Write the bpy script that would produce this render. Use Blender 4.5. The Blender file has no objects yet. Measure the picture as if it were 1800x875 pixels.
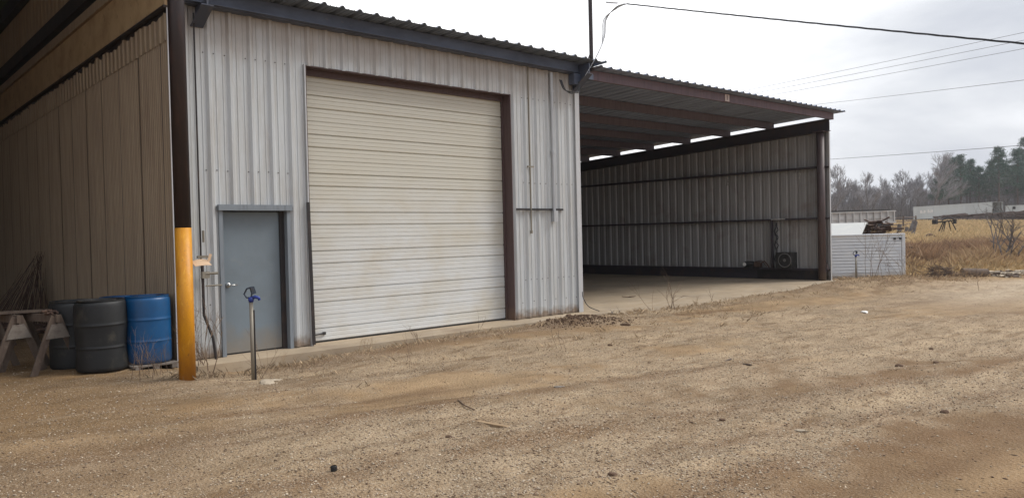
import bpy, math, random
import numpy as np
from mathutils import Vector, Matrix
random.seed(7); rng = np.random.default_rng(11)
scn = bpy.context.scene
COL = scn.collection

# ---------------------------------------------------------------- camera
CAM = Vector((-5.740, -10.760, 1.620))
RIGHT = Vector((0.73365298, -0.67911453, -0.02359591))
UP = Vector((0.02963035, -0.00271981, 0.99955722))
FWD = Vector((0.67887801, 0.73402729, -0.01812701))
cd = bpy.data.cameras.new('camera'); cam = bpy.data.objects.new('camera', cd); COL.objects.link(cam)
M4 = Matrix((RIGHT, UP, -FWD)).transposed().to_4x4(); M4.translation = CAM
cam.matrix_world = M4
cd.sensor_width = 36; cd.lens = 1356.4/1800*36; cd.clip_start = .05; cd.clip_end = 3000
scn.camera = cam

# ---------------------------------------------------------------- sky, sun, exposure
SUN_EL, SUN_AZ = math.radians(46), math.radians(120)     # azimuth clockwise from +Y
CLOUD_HORIZON, CLOUD_ZENITH, CLOUD_BACK_FILL = .84, 1.35, .2
W = bpy.data.worlds.new('World'); scn.world = W; W.use_nodes = True
nt = W.node_tree; nt.nodes.clear()
def N(t, ty, **kw):
    n = t.nodes.new(ty)
    for k, v in kw.items(): setattr(n, k, v)
    return n
sky = N(nt, 'ShaderNodeTexSky', sky_type='NISHITA'); sky.sun_disc = False
sky.sun_elevation = SUN_EL; sky.sun_rotation = SUN_AZ; sky.air_density = 1.5; sky.dust_density = 4
bg1 = N(nt, 'ShaderNodeBackground'); bg1.inputs[1].default_value = .08; nt.links.new(sky.outputs[0], bg1.inputs[0])
tc = N(nt, 'ShaderNodeTexCoord')
mp = N(nt, 'ShaderNodeMapping'); mp.inputs['Scale'].default_value = (1, 1, 3.2)
nt.links.new(tc.outputs['Generated'], mp.inputs[0])
nz = N(nt, 'ShaderNodeTexNoise'); nz.inputs['Scale'].default_value = 2.3; nz.inputs['Detail'].default_value = 6
nz.inputs['Roughness'].default_value = .55; nz.inputs['Distortion'].default_value = .25
nt.links.new(mp.outputs[0], nz.inputs[0])
# overcast deck is thinnest (brightest) around one direction
BD = Vector((0.50, 0.80, 0.46)).normalized()
dp = N(nt, 'ShaderNodeVectorMath', operation='DOT_PRODUCT'); dp.inputs[1].default_value = BD
nt.links.new(tc.outputs['Generated'], dp.inputs[0])
mr = N(nt, 'ShaderNodeMapRange', interpolation_type='SMOOTHSTEP'); mr.inputs[1].default_value = .68; mr.inputs[2].default_value = .97
nt.links.new(dp.outputs['Value'], mr.inputs[0])
ad = N(nt, 'ShaderNodeMath', operation='MULTIPLY_ADD'); ad.inputs[1].default_value = 1.5; ad.inputs[2].default_value = -.62
nt.links.new(nz.outputs[0], ad.inputs[0])
ad2 = N(nt, 'ShaderNodeMath', operation='ADD'); nt.links.new(ad.outputs[0], ad2.inputs[0]); nt.links.new(mr.outputs[0], ad2.inputs[1])
cr = N(nt, 'ShaderNodeValToRGB'); cr.color_ramp.elements[0].color = (.62, .66, .76, 1); cr.color_ramp.elements[0].position = 0
cr.color_ramp.elements[1].color = (1.75, 1.75, 1.77, 1); cr.color_ramp.elements[1].position = 1
e = cr.color_ramp.elements.new(.35); e.color = (.94, .97, 1.03, 1)
nt.links.new(ad2.outputs[0], cr.inputs[0])
bg2 = N(nt, 'ShaderNodeBackground'); nt.links.new(cr.outputs[0], bg2.inputs[0])
# an overcast deck is brighter overhead than at the horizon; unseen glow behind the camera is added to light the facade
sx = N(nt, 'ShaderNodeSeparateXYZ'); nt.links.new(tc.outputs['Generated'], sx.inputs[0])
zr = N(nt, 'ShaderNodeMapRange'); zr.inputs[1].default_value = .35; zr.inputs[2].default_value = 1; zr.inputs[3].default_value = CLOUD_HORIZON; zr.inputs[4].default_value = CLOUD_ZENITH
nt.links.new(sx.outputs[2], zr.inputs[0])
db = N(nt, 'ShaderNodeVectorMath', operation='DOT_PRODUCT'); db.inputs[1].default_value = (-FWD.x, -FWD.y, 0)
nt.links.new(tc.outputs['Generated'], db.inputs[0])
br_ = N(nt, 'ShaderNodeMapRange'); br_.inputs[1].default_value = 0; br_.inputs[2].default_value = 1; br_.inputs[3].default_value = 0; br_.inputs[4].default_value = CLOUD_BACK_FILL
nt.links.new(db.outputs['Value'], br_.inputs[0])
sm = N(nt, 'ShaderNodeMath', operation='ADD'); nt.links.new(zr.outputs[0], sm.inputs[0]); nt.links.new(br_.outputs[0], sm.inputs[1])
nt.links.new(sm.outputs[0], bg2.inputs[1])
mx = N(nt, 'ShaderNodeMixShader'); mx.inputs[0].default_value = .93
nt.links.new(bg1.outputs[0], mx.inputs[1]); nt.links.new(bg2.outputs[0], mx.inputs[2])
wo = N(nt, 'ShaderNodeOutputWorld'); nt.links.new(mx.outputs[0], wo.inputs[0])
sl = bpy.data.lights.new('sun', 'SUN'); sl.energy = 2.5; sl.angle = math.radians(26); sl.color = (1, .96, .9)
so = bpy.data.objects.new('sun', sl); COL.objects.link(so)
sd = Vector((math.sin(SUN_AZ)*math.cos(SUN_EL), math.cos(SUN_AZ)*math.cos(SUN_EL), math.sin(SUN_EL)))
so.rotation_euler = sd.to_track_quat('Z', 'Y').to_euler(); so.location = (0, 0, 40)
scn.view_settings.view_transform = 'Standard'; scn.view_settings.look = 'None'
scn.view_settings.exposure = 0.12; scn.view_settings.gamma = 1; scn.view_settings.use_curve_mapping = False

# ---------------------------------------------------------------- materials
def mat(name, base, rough=.75, metal=0., ov=(), bump=None, spec=None, attr=None):
    """ov: (colour, scale, lo, hi, stretch xyz[, amount]); bump: (scale, strength, stretch[, distance])"""
    m = bpy.data.materials.new(name); m.use_nodes = True; t = m.node_tree
    b = t.nodes['Principled BSDF']; b.inputs['Roughness'].default_value = rough; b.inputs['Metallic'].default_value = metal
    if spec is not None: b.inputs['Specular IOR Level'].default_value = spec
    c = N(t, 'ShaderNodeTexCoord')
    if attr:
        a = N(t, 'ShaderNodeAttribute'); a.attribute_name = attr; col = a.outputs['Color']
    else:
        rg = N(t, 'ShaderNodeRGB'); rg.outputs[0].default_value = (*base, 1); col = rg.outputs[0]
    for o in ov:
        amt = o[5] if len(o) > 5 else 1.
        p = N(t, 'ShaderNodeMapping'); p.inputs['Scale'].default_value = o[4]; t.links.new(c.outputs['Object'], p.inputs[0])
        n = N(t, 'ShaderNodeTexNoise'); n.inputs['Scale'].default_value = o[1]; n.inputs['Detail'].default_value = 5
        n.inputs['Roughness'].default_value = .6; t.links.new(p.outputs[0], n.inputs[0])
        r = N(t, 'ShaderNodeMapRange'); r.inputs[1].default_value = o[2]; r.inputs[2].default_value = o[3]; r.inputs[4].default_value = amt
        t.links.new(n.outputs[0], r.inputs[0])
        x = N(t, 'ShaderNodeMix', data_type='RGBA'); t.links.new(r.outputs[0], x.inputs[0]); t.links.new(col, x.inputs[6])
        x.inputs[7].default_value = (*o[0], 1); col = x.outputs[2]
    t.links.new(col, b.inputs['Base Color'])
    if bump:
        p = N(t, 'ShaderNodeMapping'); p.inputs['Scale'].default_value = bump[2]; t.links.new(c.outputs['Object'], p.inputs[0])
        n = N(t, 'ShaderNodeTexNoise'); n.inputs['Scale'].default_value = bump[0]; n.inputs['Detail'].default_value = 4
        t.links.new(p.outputs[0], n.inputs[0])
        q = N(t, 'ShaderNodeBump'); q.inputs['Strength'].default_value = bump[1]; q.inputs['Distance'].default_value = bump[3] if len(bump) > 3 else .01
        t.links.new(n.outputs[0], q.inputs['Height']); t.links.new(q.outputs[0], b.inputs['Normal'])
    return m
def zgrade(m, z0, z1, col, scale=6, amt=1., full=0.):
    """colour tint by height (splashed foot dirt, door cream, painted eave shade): amount falls from z0 to z1, broken by noise"""
    t = m.node_tree; b = t.nodes['Principled BSDF']; src = b.inputs['Base Color'].links[0].from_socket
    c = N(t, 'ShaderNodeTexCoord'); s = N(t, 'ShaderNodeSeparateXYZ'); g = N(t, 'ShaderNodeNewGeometry')
    t.links.new(g.outputs['Position'], s.inputs[0])
    r = N(t, 'ShaderNodeMapRange'); r.inputs[1].default_value = z0; r.inputs[2].default_value = z1
    r.inputs[3].default_value = 1; r.inputs[4].default_value = 0; t.links.new(s.outputs[2], r.inputs[0])
    n = N(t, 'ShaderNodeTexNoise'); n.inputs['Scale'].default_value = scale; n.inputs['Detail'].default_value = 6
    t.links.new(g.outputs['Position'], n.inputs[0])
    a = N(t, 'ShaderNodeMath', operation='ADD'); t.links.new(r.outputs[0], a.inputs[0]); t.links.new(n.outputs[0], a.inputs[1])
    q = N(t, 'ShaderNodeMapRange'); q.inputs[1].default_value = .75-full; q.inputs[2].default_value = 1.3-full; q.inputs[4].default_value = amt
    t.links.new(a.outputs[0], q.inputs[0])
    x = N(t, 'ShaderNodeMix', data_type='RGBA'); t.links.new(q.outputs[0], x.inputs[0]); t.links.new(src, x.inputs[6])
    x.inputs[7].default_value = (*col, 1); t.links.new(x.outputs[2], b.inputs['Base Color'])
    return m
V1 = (1, 1, 1); VST = (5, 5, .35)
M = {}
M['siding'] = zgrade(mat('weathered galvanised siding', (.50, .52, .525), .5, .1,
    [((.42, .41, .385), 2.2, .42, .72, VST), ((.36, .30, .22), 3, .60, .80, (7, 7, .25), .55), ((.60, .61, .62), 9, .5, .75, (6, 6, .5), .6)],
    (14, .18, (3, 3, .5))), 0., .26, (.20, .13, .075), 9, .85)
M['trim'] = mat('galvanised corner trim', (.50, .505, .51), .45, .2, [((.38, .36, .33), 4, .5, .75, VST)])
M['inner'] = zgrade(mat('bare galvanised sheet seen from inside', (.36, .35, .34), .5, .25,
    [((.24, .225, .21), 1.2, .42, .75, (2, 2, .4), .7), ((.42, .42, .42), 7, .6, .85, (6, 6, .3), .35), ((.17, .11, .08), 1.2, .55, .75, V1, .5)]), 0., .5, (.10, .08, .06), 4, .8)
M['tanwall'] = mat('dusty tan siding', (.36, .28, .19), .7, 0,
    [((.27, .20, .14), 2, .4, .7, VST), ((.44, .35, .25), 5, .55, .8, (8, 8, .3), .7)], (10, .3, (3, 3, .6)))
M['tanbeam'] = mat('tan painted beam', (.50, .36, .20), .6, 0, [((.36, .24, .13), 2.5, .42, .7, V1), ((.16, .09, .05), 7, .60, .75, V1, .7)])
M['darksteel'] = mat('dark steel', (.028, .024, .024), .6, .2, [((.07, .045, .035), 3, .5, .8, V1)])
M['greenpanel'] = mat('dark green panel', (.10, .11, .05), .7, 0, [((.05, .06, .03), 3, .4, .7, V1)])
M['postbrown'] = mat('red brown post paint', (.022, .013, .013), .45, 0, [((.045, .022, .018), 5, .5, .75, (3, 3, .6))])
M['yellow'] = zgrade(mat('safety yellow paint', (.62, .265, .005), .5, 0, [((.50, .185, .006), 4, .45, .7, (2, 2, .6)), ((.72, .36, .03), 9, .58, .70, (3, 3, 1), .8), ((.14, .07, .03), 13, .655, .70, (1, 1, .5), .8), ((.40, .18, .03), 3.2, .48, .66, (2, 2, .35), .6), ((.30, .15, .04), 45, .60, .68, V1, .5)], (12, .3, V1)), -.2, .75, (.34, .13, .012), 5, .85)
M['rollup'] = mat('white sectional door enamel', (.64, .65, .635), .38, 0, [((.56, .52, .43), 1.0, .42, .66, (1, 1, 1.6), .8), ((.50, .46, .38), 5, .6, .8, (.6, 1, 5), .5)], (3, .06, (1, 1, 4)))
zgrade(M['rollup'], 3.3, .9, (.545, .515, .425), .7, .85, .12)  # cream towards the top, whiter towards the bottom
M['rollup_old'] = mat('yellowed sectional door enamel', (.58, .565, .49), .42, 0, [((.51, .48, .40), 1.2, .42, .66, (1, 1, 2), .8), ((.44, .40, .30), 5, .6, .8, (.6, 1, 5), .5)], (3, .06, (1, 1, 4)))
M['groove'] = mat('dark door joint', (.16, .145, .12), .7)
M['seal'] = mat('black rubber seal', (.012, .012, .012), .6)
M['frame'] = zgrade(mat('rust brown door frame', (.085, .052, .050), .6, 0, [((.07, .04, .038), 4, .45, .7, VST)]), 0, .4, (.16, .10, .06), 6, .6)
M['door'] = zgrade(mat('blue grey painted steel door', (.175, .215, .245), .48, 0, [((.15, .18, .20), 2.2, .4, .7, V1, .8), ((.23, .25, .26), 7, .6, .8, V1, .6)], (60, .08, V1)), 0, .7, (.24, .19, .13), 4, .6, -.1)
M['doorframe'] = mat('blue grey door frame', (.20, .225, .25), .5, 0, [((.12, .13, .14), 5, .5, .8, VST)])
M['chrome'] = mat('worn chrome', (.45, .45, .44), .3, .9)
M['roof'] = mat('grey roof sheet', (.20, .235, .29), .45, .3, [((.15, .17, .20), 2, .45, .7, (.6, .6, 1)), ((.18, .12, .10), 5, .62, .8, V1, .5)])
M['deck'] = mat('roof sheet underside', (.25, .30, .41), .6, .1, [((.17, .195, .26), 1.5, .4, .7, (3, .4, 1))])
M['eave'] = mat('slate blue eave beam', (.095, .115, .165), .55, .1, [((.06, .072, .105), 3, .45, .7, (.6, 1, 1)), ((.16, .15, .15), 9, .62, .75, (1, 1, 3), .6)])
M['purlin'] = mat('red oxide purlin', (.125, .10, .125), .65, 0, [((.09, .075, .095), 4, .45, .7, (4, 1, .5)), ((.21, .17, .17), 8, .55, .8, (8, 1, .4), .5)])
M['fascia'] = mat('faded red oxide fascia', (.145, .10, .118), .65, 0, [((.10, .075, .09), 4, .45, .7, (4, 1, .5)), ((.20, .15, .165), 8, .55, .8, (8, 1, .4), .5)])
M['navy'] = mat('navy steel', (.05, .06, .09), .6, 0, [((.09, .085, .09), 6, .5, .75, V1)])
M['rafter'] = mat('dark oxide rafter', (.045, .038, .045), .6, 0, [((.07, .045, .04), 3, .5, .75, V1)])
M['baypost'] = zgrade(mat('brown bay post', (.07, .048, .046), .55, 0, [((.11, .07, .06), 5, .5, .75, (3, 3, .6))]), 0, .5, (.12, .085, .06), 6, .6)
M['concrete'] = mat('dusty concrete', (.43, .335, .225), .85, 0, [((.33, .26, .18), .8, .4, .65, V1), ((.47, .40, .31), 2.5, .5, .75, (.5, 2, 1), .7), ((.25, .18, .12), 14, .58, .72, V1, .6), ((.20, .145, .10), .55, .56, .70, (1, 1.4, 1), .6), ((.30, .22, .14), 3.5, .52, .66, (.4, 1.6, 1), .5)], (40, .25, V1, .004))
M['bluedrum'] = zgrade(mat('blue plastic', (.002, .075, .21), .42, 0, [((.006, .05, .14), 3, .42, .72, V1), ((.03, .10, .20), 9, .56, .75, V1, .4)]), -.1, .35, (.07, .065, .07), 7, .6)
M['blackdrum'] = mat('dusty black plastic', (.008, .009, .010), .6, 0, [((.017, .018, .018), 3.2, .42, .7, (1, 1, 1.6), .9), ((.075, .066, .048), 6, .56, .72, (1, 1, .6), .7)])
M['oldwood'] = mat('weathered timber', (.13, .095, .07), .85, 0, [((.075, .05, .038), 6, .4, .7, (2, 2, .5)), ((.20, .16, .125), 14, .55, .75, V1, .6)], (20, .3, (3, 3, .4)))
M['plywood'] = mat('grey plywood', (.21, .18, .15), .85, 0, [((.12, .09, .07), 9, .5, .7, V1)])
M['galv'] = mat('galvanised pipe', (.25, .225, .18), .55, .25, [((.17, .14, .10), 5, .45, .7, (3, 3, .4))])
M['conduit'] = mat('grey conduit', (.44, .45, .46), .45, .2, [((.34, .34, .34), 6, .5, .7, VST)])
M['hblue'] = mat('royal blue cast iron', (.012, .035, .24), .4, 0, [((.006, .02, .11), 12, .5, .7, V1)])
M['hdark'] = mat('dark blue grey handle', (.035, .05, .075), .45, .2, [((.07, .06, .05), 14, .55, .7, V1)])
M['card'] = mat('tan cardboard', (.56, .40, .26), .85, 0, [((.44, .30, .19), 6, .5, .7, V1)])
M['cable'] = mat('black cable jacket', (.018, .019, .022), .5)
M['alu'] = mat('bare aluminium strand', (.50, .51, .53), .4, .4)
M['wire'] = mat('distant grey wire', (.20, .21, .23), .6)
M['white'] = zgrade(mat('chalky white painted panel', (.64, .655, .66), .55, 0, [((.55, .58, .61), 2, .42, .7, (.7, .7, 2.5)), ((.40, .36, .30), 7, .60, .75, (1, 1, 3), .5)]), -.2, .12, (.35, .28, .2), 3, .7)
M['whitecap'] = mat('cream white roof shell', (.50, .50, .47), .5, 0, [((.55, .55, .50), 3, .45, .7, V1)])
M['trailer'] = mat('dull aluminium trailer skin', (.52, .55, .54), .5, .1, [((.42, .45, .44), .35, .42, .62, (1, 1, .3)), ((.55, .57, .56), .5, .55, .7, (1.5, 1.5, .4), .8), ((.30, .25, .20), 1.5, .62, .8, (1, 1, .3), .5)])
M['dump'] = mat('pale grey trailer body', (.43, .42, .41), .6, 0, [((.34, .32, .30), .8, .45, .7, V1), ((.24, .20, .17), 3, .62, .8, V1, .6)])
M['blackin'] = mat('dark trailer interior', (.02, .018, .018), .8)
M['rust'] = mat('rusty scrap', (.11, .065, .045), .8, .2, [((.05, .032, .028), 3, .4, .7, V1), ((.22, .17, .14), 6, .58, .75, V1, .8)])
M['bark'] = mat('grey bark', (.18, .165, .155), .9, 0, [((.07, .055, .048), 3, .4, .7, V1)])
M['twig'] = mat('bare twigs', (.25, .24, .245), .9)
M['pinebark'] = mat('pine bark', (.10, .07, .055), .9)
M['needle'] = mat('pine needles', (.048, .105, .065), .8, 0, [((.075, .11, .065), .35, .45, .65, V1), ((.03, .058, .048), 1.2, .5, .7, V1)])
M['drytwig'] = mat('dry weed stems', (.20, .135, .085), .9, 0, [((.12, .08, .055), 5, .4, .7, V1)])
M['straw'] = mat('dry straw', (.36, .255, .145), .9, 0, [((.24, .155, .085), 5, .4, .7, V1)])
M['clod'] = mat('dark soil clods', (.10, .058, .034), .95, 0, [((.16, .10, .06), 12, .5, .7, V1)], (30, .5, V1))
M['stone'] = mat('pale flat stone', (.42, .35, .26), .9, 0, [((.30, .24, .17), 9, .5, .7, V1)], (30, .4, V1))
M['paper'] = mat('white litter', (.72, .70, .66), .8)
M['machine'] = mat('greasy dark machine', (.035, .033, .032), .55, .3, [((.10, .09, .08), 14, .55, .7, V1)])
M['ring'] = mat('dull metal ring', (.22, .21, .20), .5, .4)
M['marking'] = mat('faded white marking paint', (.42, .41, .39), .7, 0, [((.28, .26, .24), 20, .5, .6, V1)])
M['plate'] = mat('pinkish number plate', (.55, .46, .43), .6)
M['platedig'] = mat('brown plate digit', (.10, .05, .05), .6)
M['spoil'] = mat('dark spoil', (.040, .026, .020), .95, 0, [((.075, .05, .038), 1.2, .45, .7, V1), ((.03, .02, .018), 4, .5, .7, V1)], (3, 1., V1, .3))
M['varied'] = mat('varied', (1, 1, 1), .9, attr='albedo')

# ---------------------------------------------------------------- mesh helpers
class MB:
    def __init__(s): s.v = []; s.f = []
    def raw(s, vs, fs):
        n = len(s.v); s.v += [tuple(p) for p in vs]; s.f += [tuple(i+n for i in f) for f in fs]; return s
    def quad(s, a, b, c, d): return s.raw([a, b, c, d], [(0, 1, 2, 3)])
    def box(s, x0, x1, y0, y1, z0, z1):
        return s.raw([(x0, y0, z0), (x1, y0, z0), (x1, y1, z0), (x0, y1, z0), (x0, y0, z1), (x1, y0, z1), (x1, y1, z1), (x0, y1, z1)],
                     [(0, 3, 2, 1), (4, 5, 6, 7), (0, 1, 5, 4), (1, 2, 6, 5), (2, 3, 7, 6), (3, 0, 4, 7)])
    def obox(s, c, size, rot=None, bev=0):
        hx, hy, hz = [q/2 for q in size]; R = rot or Matrix.Identity(3); c = Vector(c)
        P = [c + R @ Vector((a*hx, b*hy, d*hz)) for d in (-1, 1) for a, b in ((-1, -1), (1, -1), (1, 1), (-1, 1))]
        return s.raw(P, [(0, 3, 2, 1), (4, 5, 6, 7), (0, 1, 5, 4), (1, 2, 6, 5), (2, 3, 7, 6), (3, 0, 4, 7)])
    def bar(s, a, b, w, h, up=(0, 0, 1)):
        a, b = Vector(a), Vector(b); d = (b-a).normalized(); u = Vector(up)
        if abs(d.dot(u)) > .98: u = Vector((0, 1, 0))
        x = d.cross(u).normalized(); z = x.cross(d)
        return s.obox((a+b)/2, (w, (b-a).length, h), Matrix((x, d, z)).transposed())
    def tube(s, pts, r, n=8, cap=True):
        pts = [Vector(p) for p in pts]; k = len(pts); rs = r if hasattr(r, '__len__') else [r]*k
        base = len(s.v); ref = Vector((0, 0, 1)); prevx = None
        for i, p in enumerate(pts):
            d = (pts[min(i+1, k-1)]-pts[max(i-1, 0)]).normalized()
            if prevx is None:
                q = ref if abs(d.dot(ref)) < .95 else Vector((1, 0, 0)); x = d.cross(q).normalized()
            else: x = (prevx-d*prevx.dot(d)).normalized()
            y = d.cross(x); prevx = x
            for j in range(n):
                t = 2*math.pi*j/n; s.v.append(tuple(p+(x*math.cos(t)+y*math.sin(t))*rs[i]))
        for i in range(k-1):
            for j in range(n):
                a = base+i*n+j; b = base+i*n+(j+1) % n; s.f.append((a, b, b+n, a+n))
        if cap: s.f.append(tuple(base+j for j in range(n))[::-1]); s.f.append(tuple(base+(k-1)*n+j for j in range(n)))
        return s
    def lathe(s, c, prof, n=32, axis=None):
        R = axis or Matrix.Identity(3); c = Vector(c); base = len(s.v)
        for (r, z) in prof:
            for j in range(n):
                t = 2*math.pi*j/n; s.v.append(tuple(c+R @ Vector((r*math.cos(t), r*math.sin(t), z))))
        for i in range(len(prof)-1):
            for j in range(n):
                a = base+i*n+j; b = base+i*n+(j+1) % n; s.f.append((a, b, b+n, a+n))
        return s
    def prism(s, poly, f0, f1):
        n = len(poly); vs = [f0(*p) for p in poly]+[f1(*p) for p in poly]
        return s.raw(vs, [tuple(range(n))[::-1], tuple(range(n, 2*n))]+[(i, (i+1) % n, n+(i+1) % n, n+i) for i in range(n)])
    def build(s, name, m, parent=None, smooth=False, bevel=0):
        off = root_loc(parent) if parent else Vector((0, 0, 0))
        me = bpy.data.meshes.new(name); me.from_pydata([(a-off.x, b-off.y, c-off.z) for a, b, c in s.v], [], s.f); me.update()
        me.materials.append(m)
        o = bpy.data.objects.new(name, me); COL.objects.link(o)
        if smooth: me.polygons.foreach_set('use_smooth', [True]*len(me.polygons))
        if bevel:
            b = o.modifiers.new('b', 'BEVEL'); b.width = bevel; b.segments = 2; b.limit_method = 'ANGLE'
        if parent: o.parent = parent
        return o
def root_loc(p):
    v = Vector((0, 0, 0))
    while p is not None: v = v+p.location; p = p.parent
    return v
def tag(o, label=None, cat=None, group=None, kind=None):
    if label: o['label'] = label
    if cat: o['category'] = cat
    if group: o['group'] = group
    if kind: o['kind'] = kind
    return o
def thing(name, label, cat, loc=(0, 0, 0), group=None):
    o = bpy.data.objects.new(name, None); COL.objects.link(o); o.location = loc; o.empty_display_size = .2
    return tag(o, label, cat, group)
def copy_tree(o, parent=None):
    c = o.copy(); COL.objects.link(c)
    if parent is not None: c.parent = parent
    for ch in list(o.children): copy_tree(ch, c)
    return c
def npmesh(name, V, F, m, colors=None):
    """V (n,3), F (k,3 or 4)"""
    me = bpy.data.meshes.new(name); k = F.shape[1]
    me.vertices.add(len(V)); me.vertices.foreach_set('co', V.astype(np.float32).ravel())
    me.loops.add(F.size); me.loops.foreach_set('vertex_index', F.astype(np.int32).ravel())
    me.polygons.add(len(F)); me.polygons.foreach_set('loop_start', np.arange(0, F.size, k, dtype=np.int32))
    me.polygons.foreach_set('loop_total', np.full(len(F), k, dtype=np.int32)); me.update(); me.validate()
    if colors is not None:
        a = me.color_attributes.new('albedo', 'FLOAT_COLOR', 'POINT')
        a.data.foreach_set('color', np.c_[colors, np.ones(len(colors))].astype(np.float32).ravel())
    me.materials.append(m); o = bpy.data.objects.new(name, me); COL.objects.link(o); return o

# ---------------------------------------------------------------- noise + terrain
_tab = np.random.default_rng(5).random((256, 256))
def vn(x, y):
    x = np.asarray(x, float); y = np.asarray(y, float); xi = np.floor(x).astype(int); yi = np.floor(y).astype(int)
    fx = x-xi; fy = y-yi; fx = fx*fx*(3-2*fx); fy = fy*fy*(3-2*fy)
    g = lambda a, b: _tab[a & 255, b & 255]
    return (g(xi, yi)*(1-fx)+g(xi+1, yi)*fx)*(1-fy)+(g(xi, yi+1)*(1-fx)+g(xi+1, yi+1)*fx)*fy
def fbm(x, y, o=4):
    s = 0; a = .5
    for i in range(o): s = s+a*vn(x*2**i+17*i, y*2**i+31*i); a *= .5
    return s
def sstep(a, b, x): t = np.clip((x-a)/(b-a), 0, 1); return t*t*(3-2*t)
BAY_X1 = 17.6
def depth_of(x, y): return (x-CAM.x)*FWD.x+(y-CAM.y)*FWD.y
def track_st(x, y):
    a = math.radians(-15); bend = .012*np.clip(np.asarray(x)-4, 0, 40)**2*.55
    yy = y-bend; return x*math.cos(a)+yy*math.sin(a), -x*math.sin(a)+yy*math.cos(a)
def ground_h(x, y):
    x = np.asarray(x, float); y = np.asarray(y, float)
    near = -.115+.10*sstep(-2, 2.8, x)
    near = near*(1-sstep(-1.4, -2.6, x))+.0*sstep(-1.4, -2.6, x)*1
    away = sstep(-.9, -4.5, y); near = near*(1-away)+(-.06)*away
    near = near-.05*sstep(-1.6, -2.8, x)*sstep(-.4, -1.4, y)*(1-away)
    # low hump by the bay corner and the soil heap
    hump = .22*np.exp(-(((x-16.4)/2.6)**2+((y+2.1)/.85)**2))+.13*np.exp(-(((x-14.3)/1.4)**2+((y+1.5)/.42)**2))+.06*np.exp(-(((x-11.6)/1.6)**2+((y+1.5)/.5)**2))
    heap = .10*np.exp(-(((x-4.75)/.75)**2+((y+1.25)/.55)**2))*(0.4+1.2*fbm(x*3, y*3, 3))
    s, t = track_st(x, y)
    rut = .07*(vn(s*.35, t*2.1)-.5)*sstep(-1.5, -3, y)+.022*(vn(s*1.2, t*7)-.5)*sstep(-1.5, -3, y)
    rough = .05*(fbm(x*1.1, y*1.1, 4)-.5)+.035*(fbm(x*5, y*5, 3)-.5)
    bank = np.exp(-(((x-16.2)/3.6)**2+((y+2.6)/1.5)**2)); hump = hump+bank*(.16*(fbm(x*1.9+4, y*2.6, 4)-.42))
    d = depth_of(x, y)
    far = np.interp(d, [0, 20, 26, 33, 45, 60, 80, 110, 150, 300, 3000], [-.08, -.08, -.14, -.42, -.35, .1, .8, 1.55, 2.1, 3.2, 3.2])
    far = far+.25*sstep(30, 50, d)*(fbm(x*.12, y*.12, 3)-.5)
    wf = sstep(17.9, 19.5, x)*1.0
    wf = np.maximum(wf, sstep(24, 30, d)*(x > 17)); wf = np.maximum(wf, sstep(60, 80, np.hypot(x, y)))
    h = near*(1-wf)+far*wf+hump+heap+rut*(1-wf)+rough
    # sunk under the slabs
    under = (sstep(-.66, -.52, y)*sstep(-1.98, -1.90, x)*(1-sstep(17.66, 17.75, x)))
    under = np.where(x > 6.2, sstep(-1.02+.42*fbm(x*1.1, x*0+3.3, 3), -.90+.42*fbm(x*1.1, x*0+3.3, 3), y)*(1-sstep(17.66, 17.75, x)), under)*(y < 16)
    edge = np.where((x > 6.4)&(x < 17.66), .006, 0)*sstep(-2, -1, y)
    h = h*(1-under)+(-.35)*under + edge*(1-under)
    return h
def gravel_amt(x, y):
    s, t = track_st(x, y)
    g = .46*vn(s*.22+3, t*1.15)+.34*fbm(x*.9, y*.9, 4)*1.15+.30*fbm(x*3.7, y*3.7, 4)
    g = sstep(.40, .58, g)*(1-.55*sstep(-7.9, -9.6, y+.12*x))
    g = g*(1-.65*sstep(-1.8, -4.5, x))*(1-.55*sstep(8, 13, x))
    return g
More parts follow.
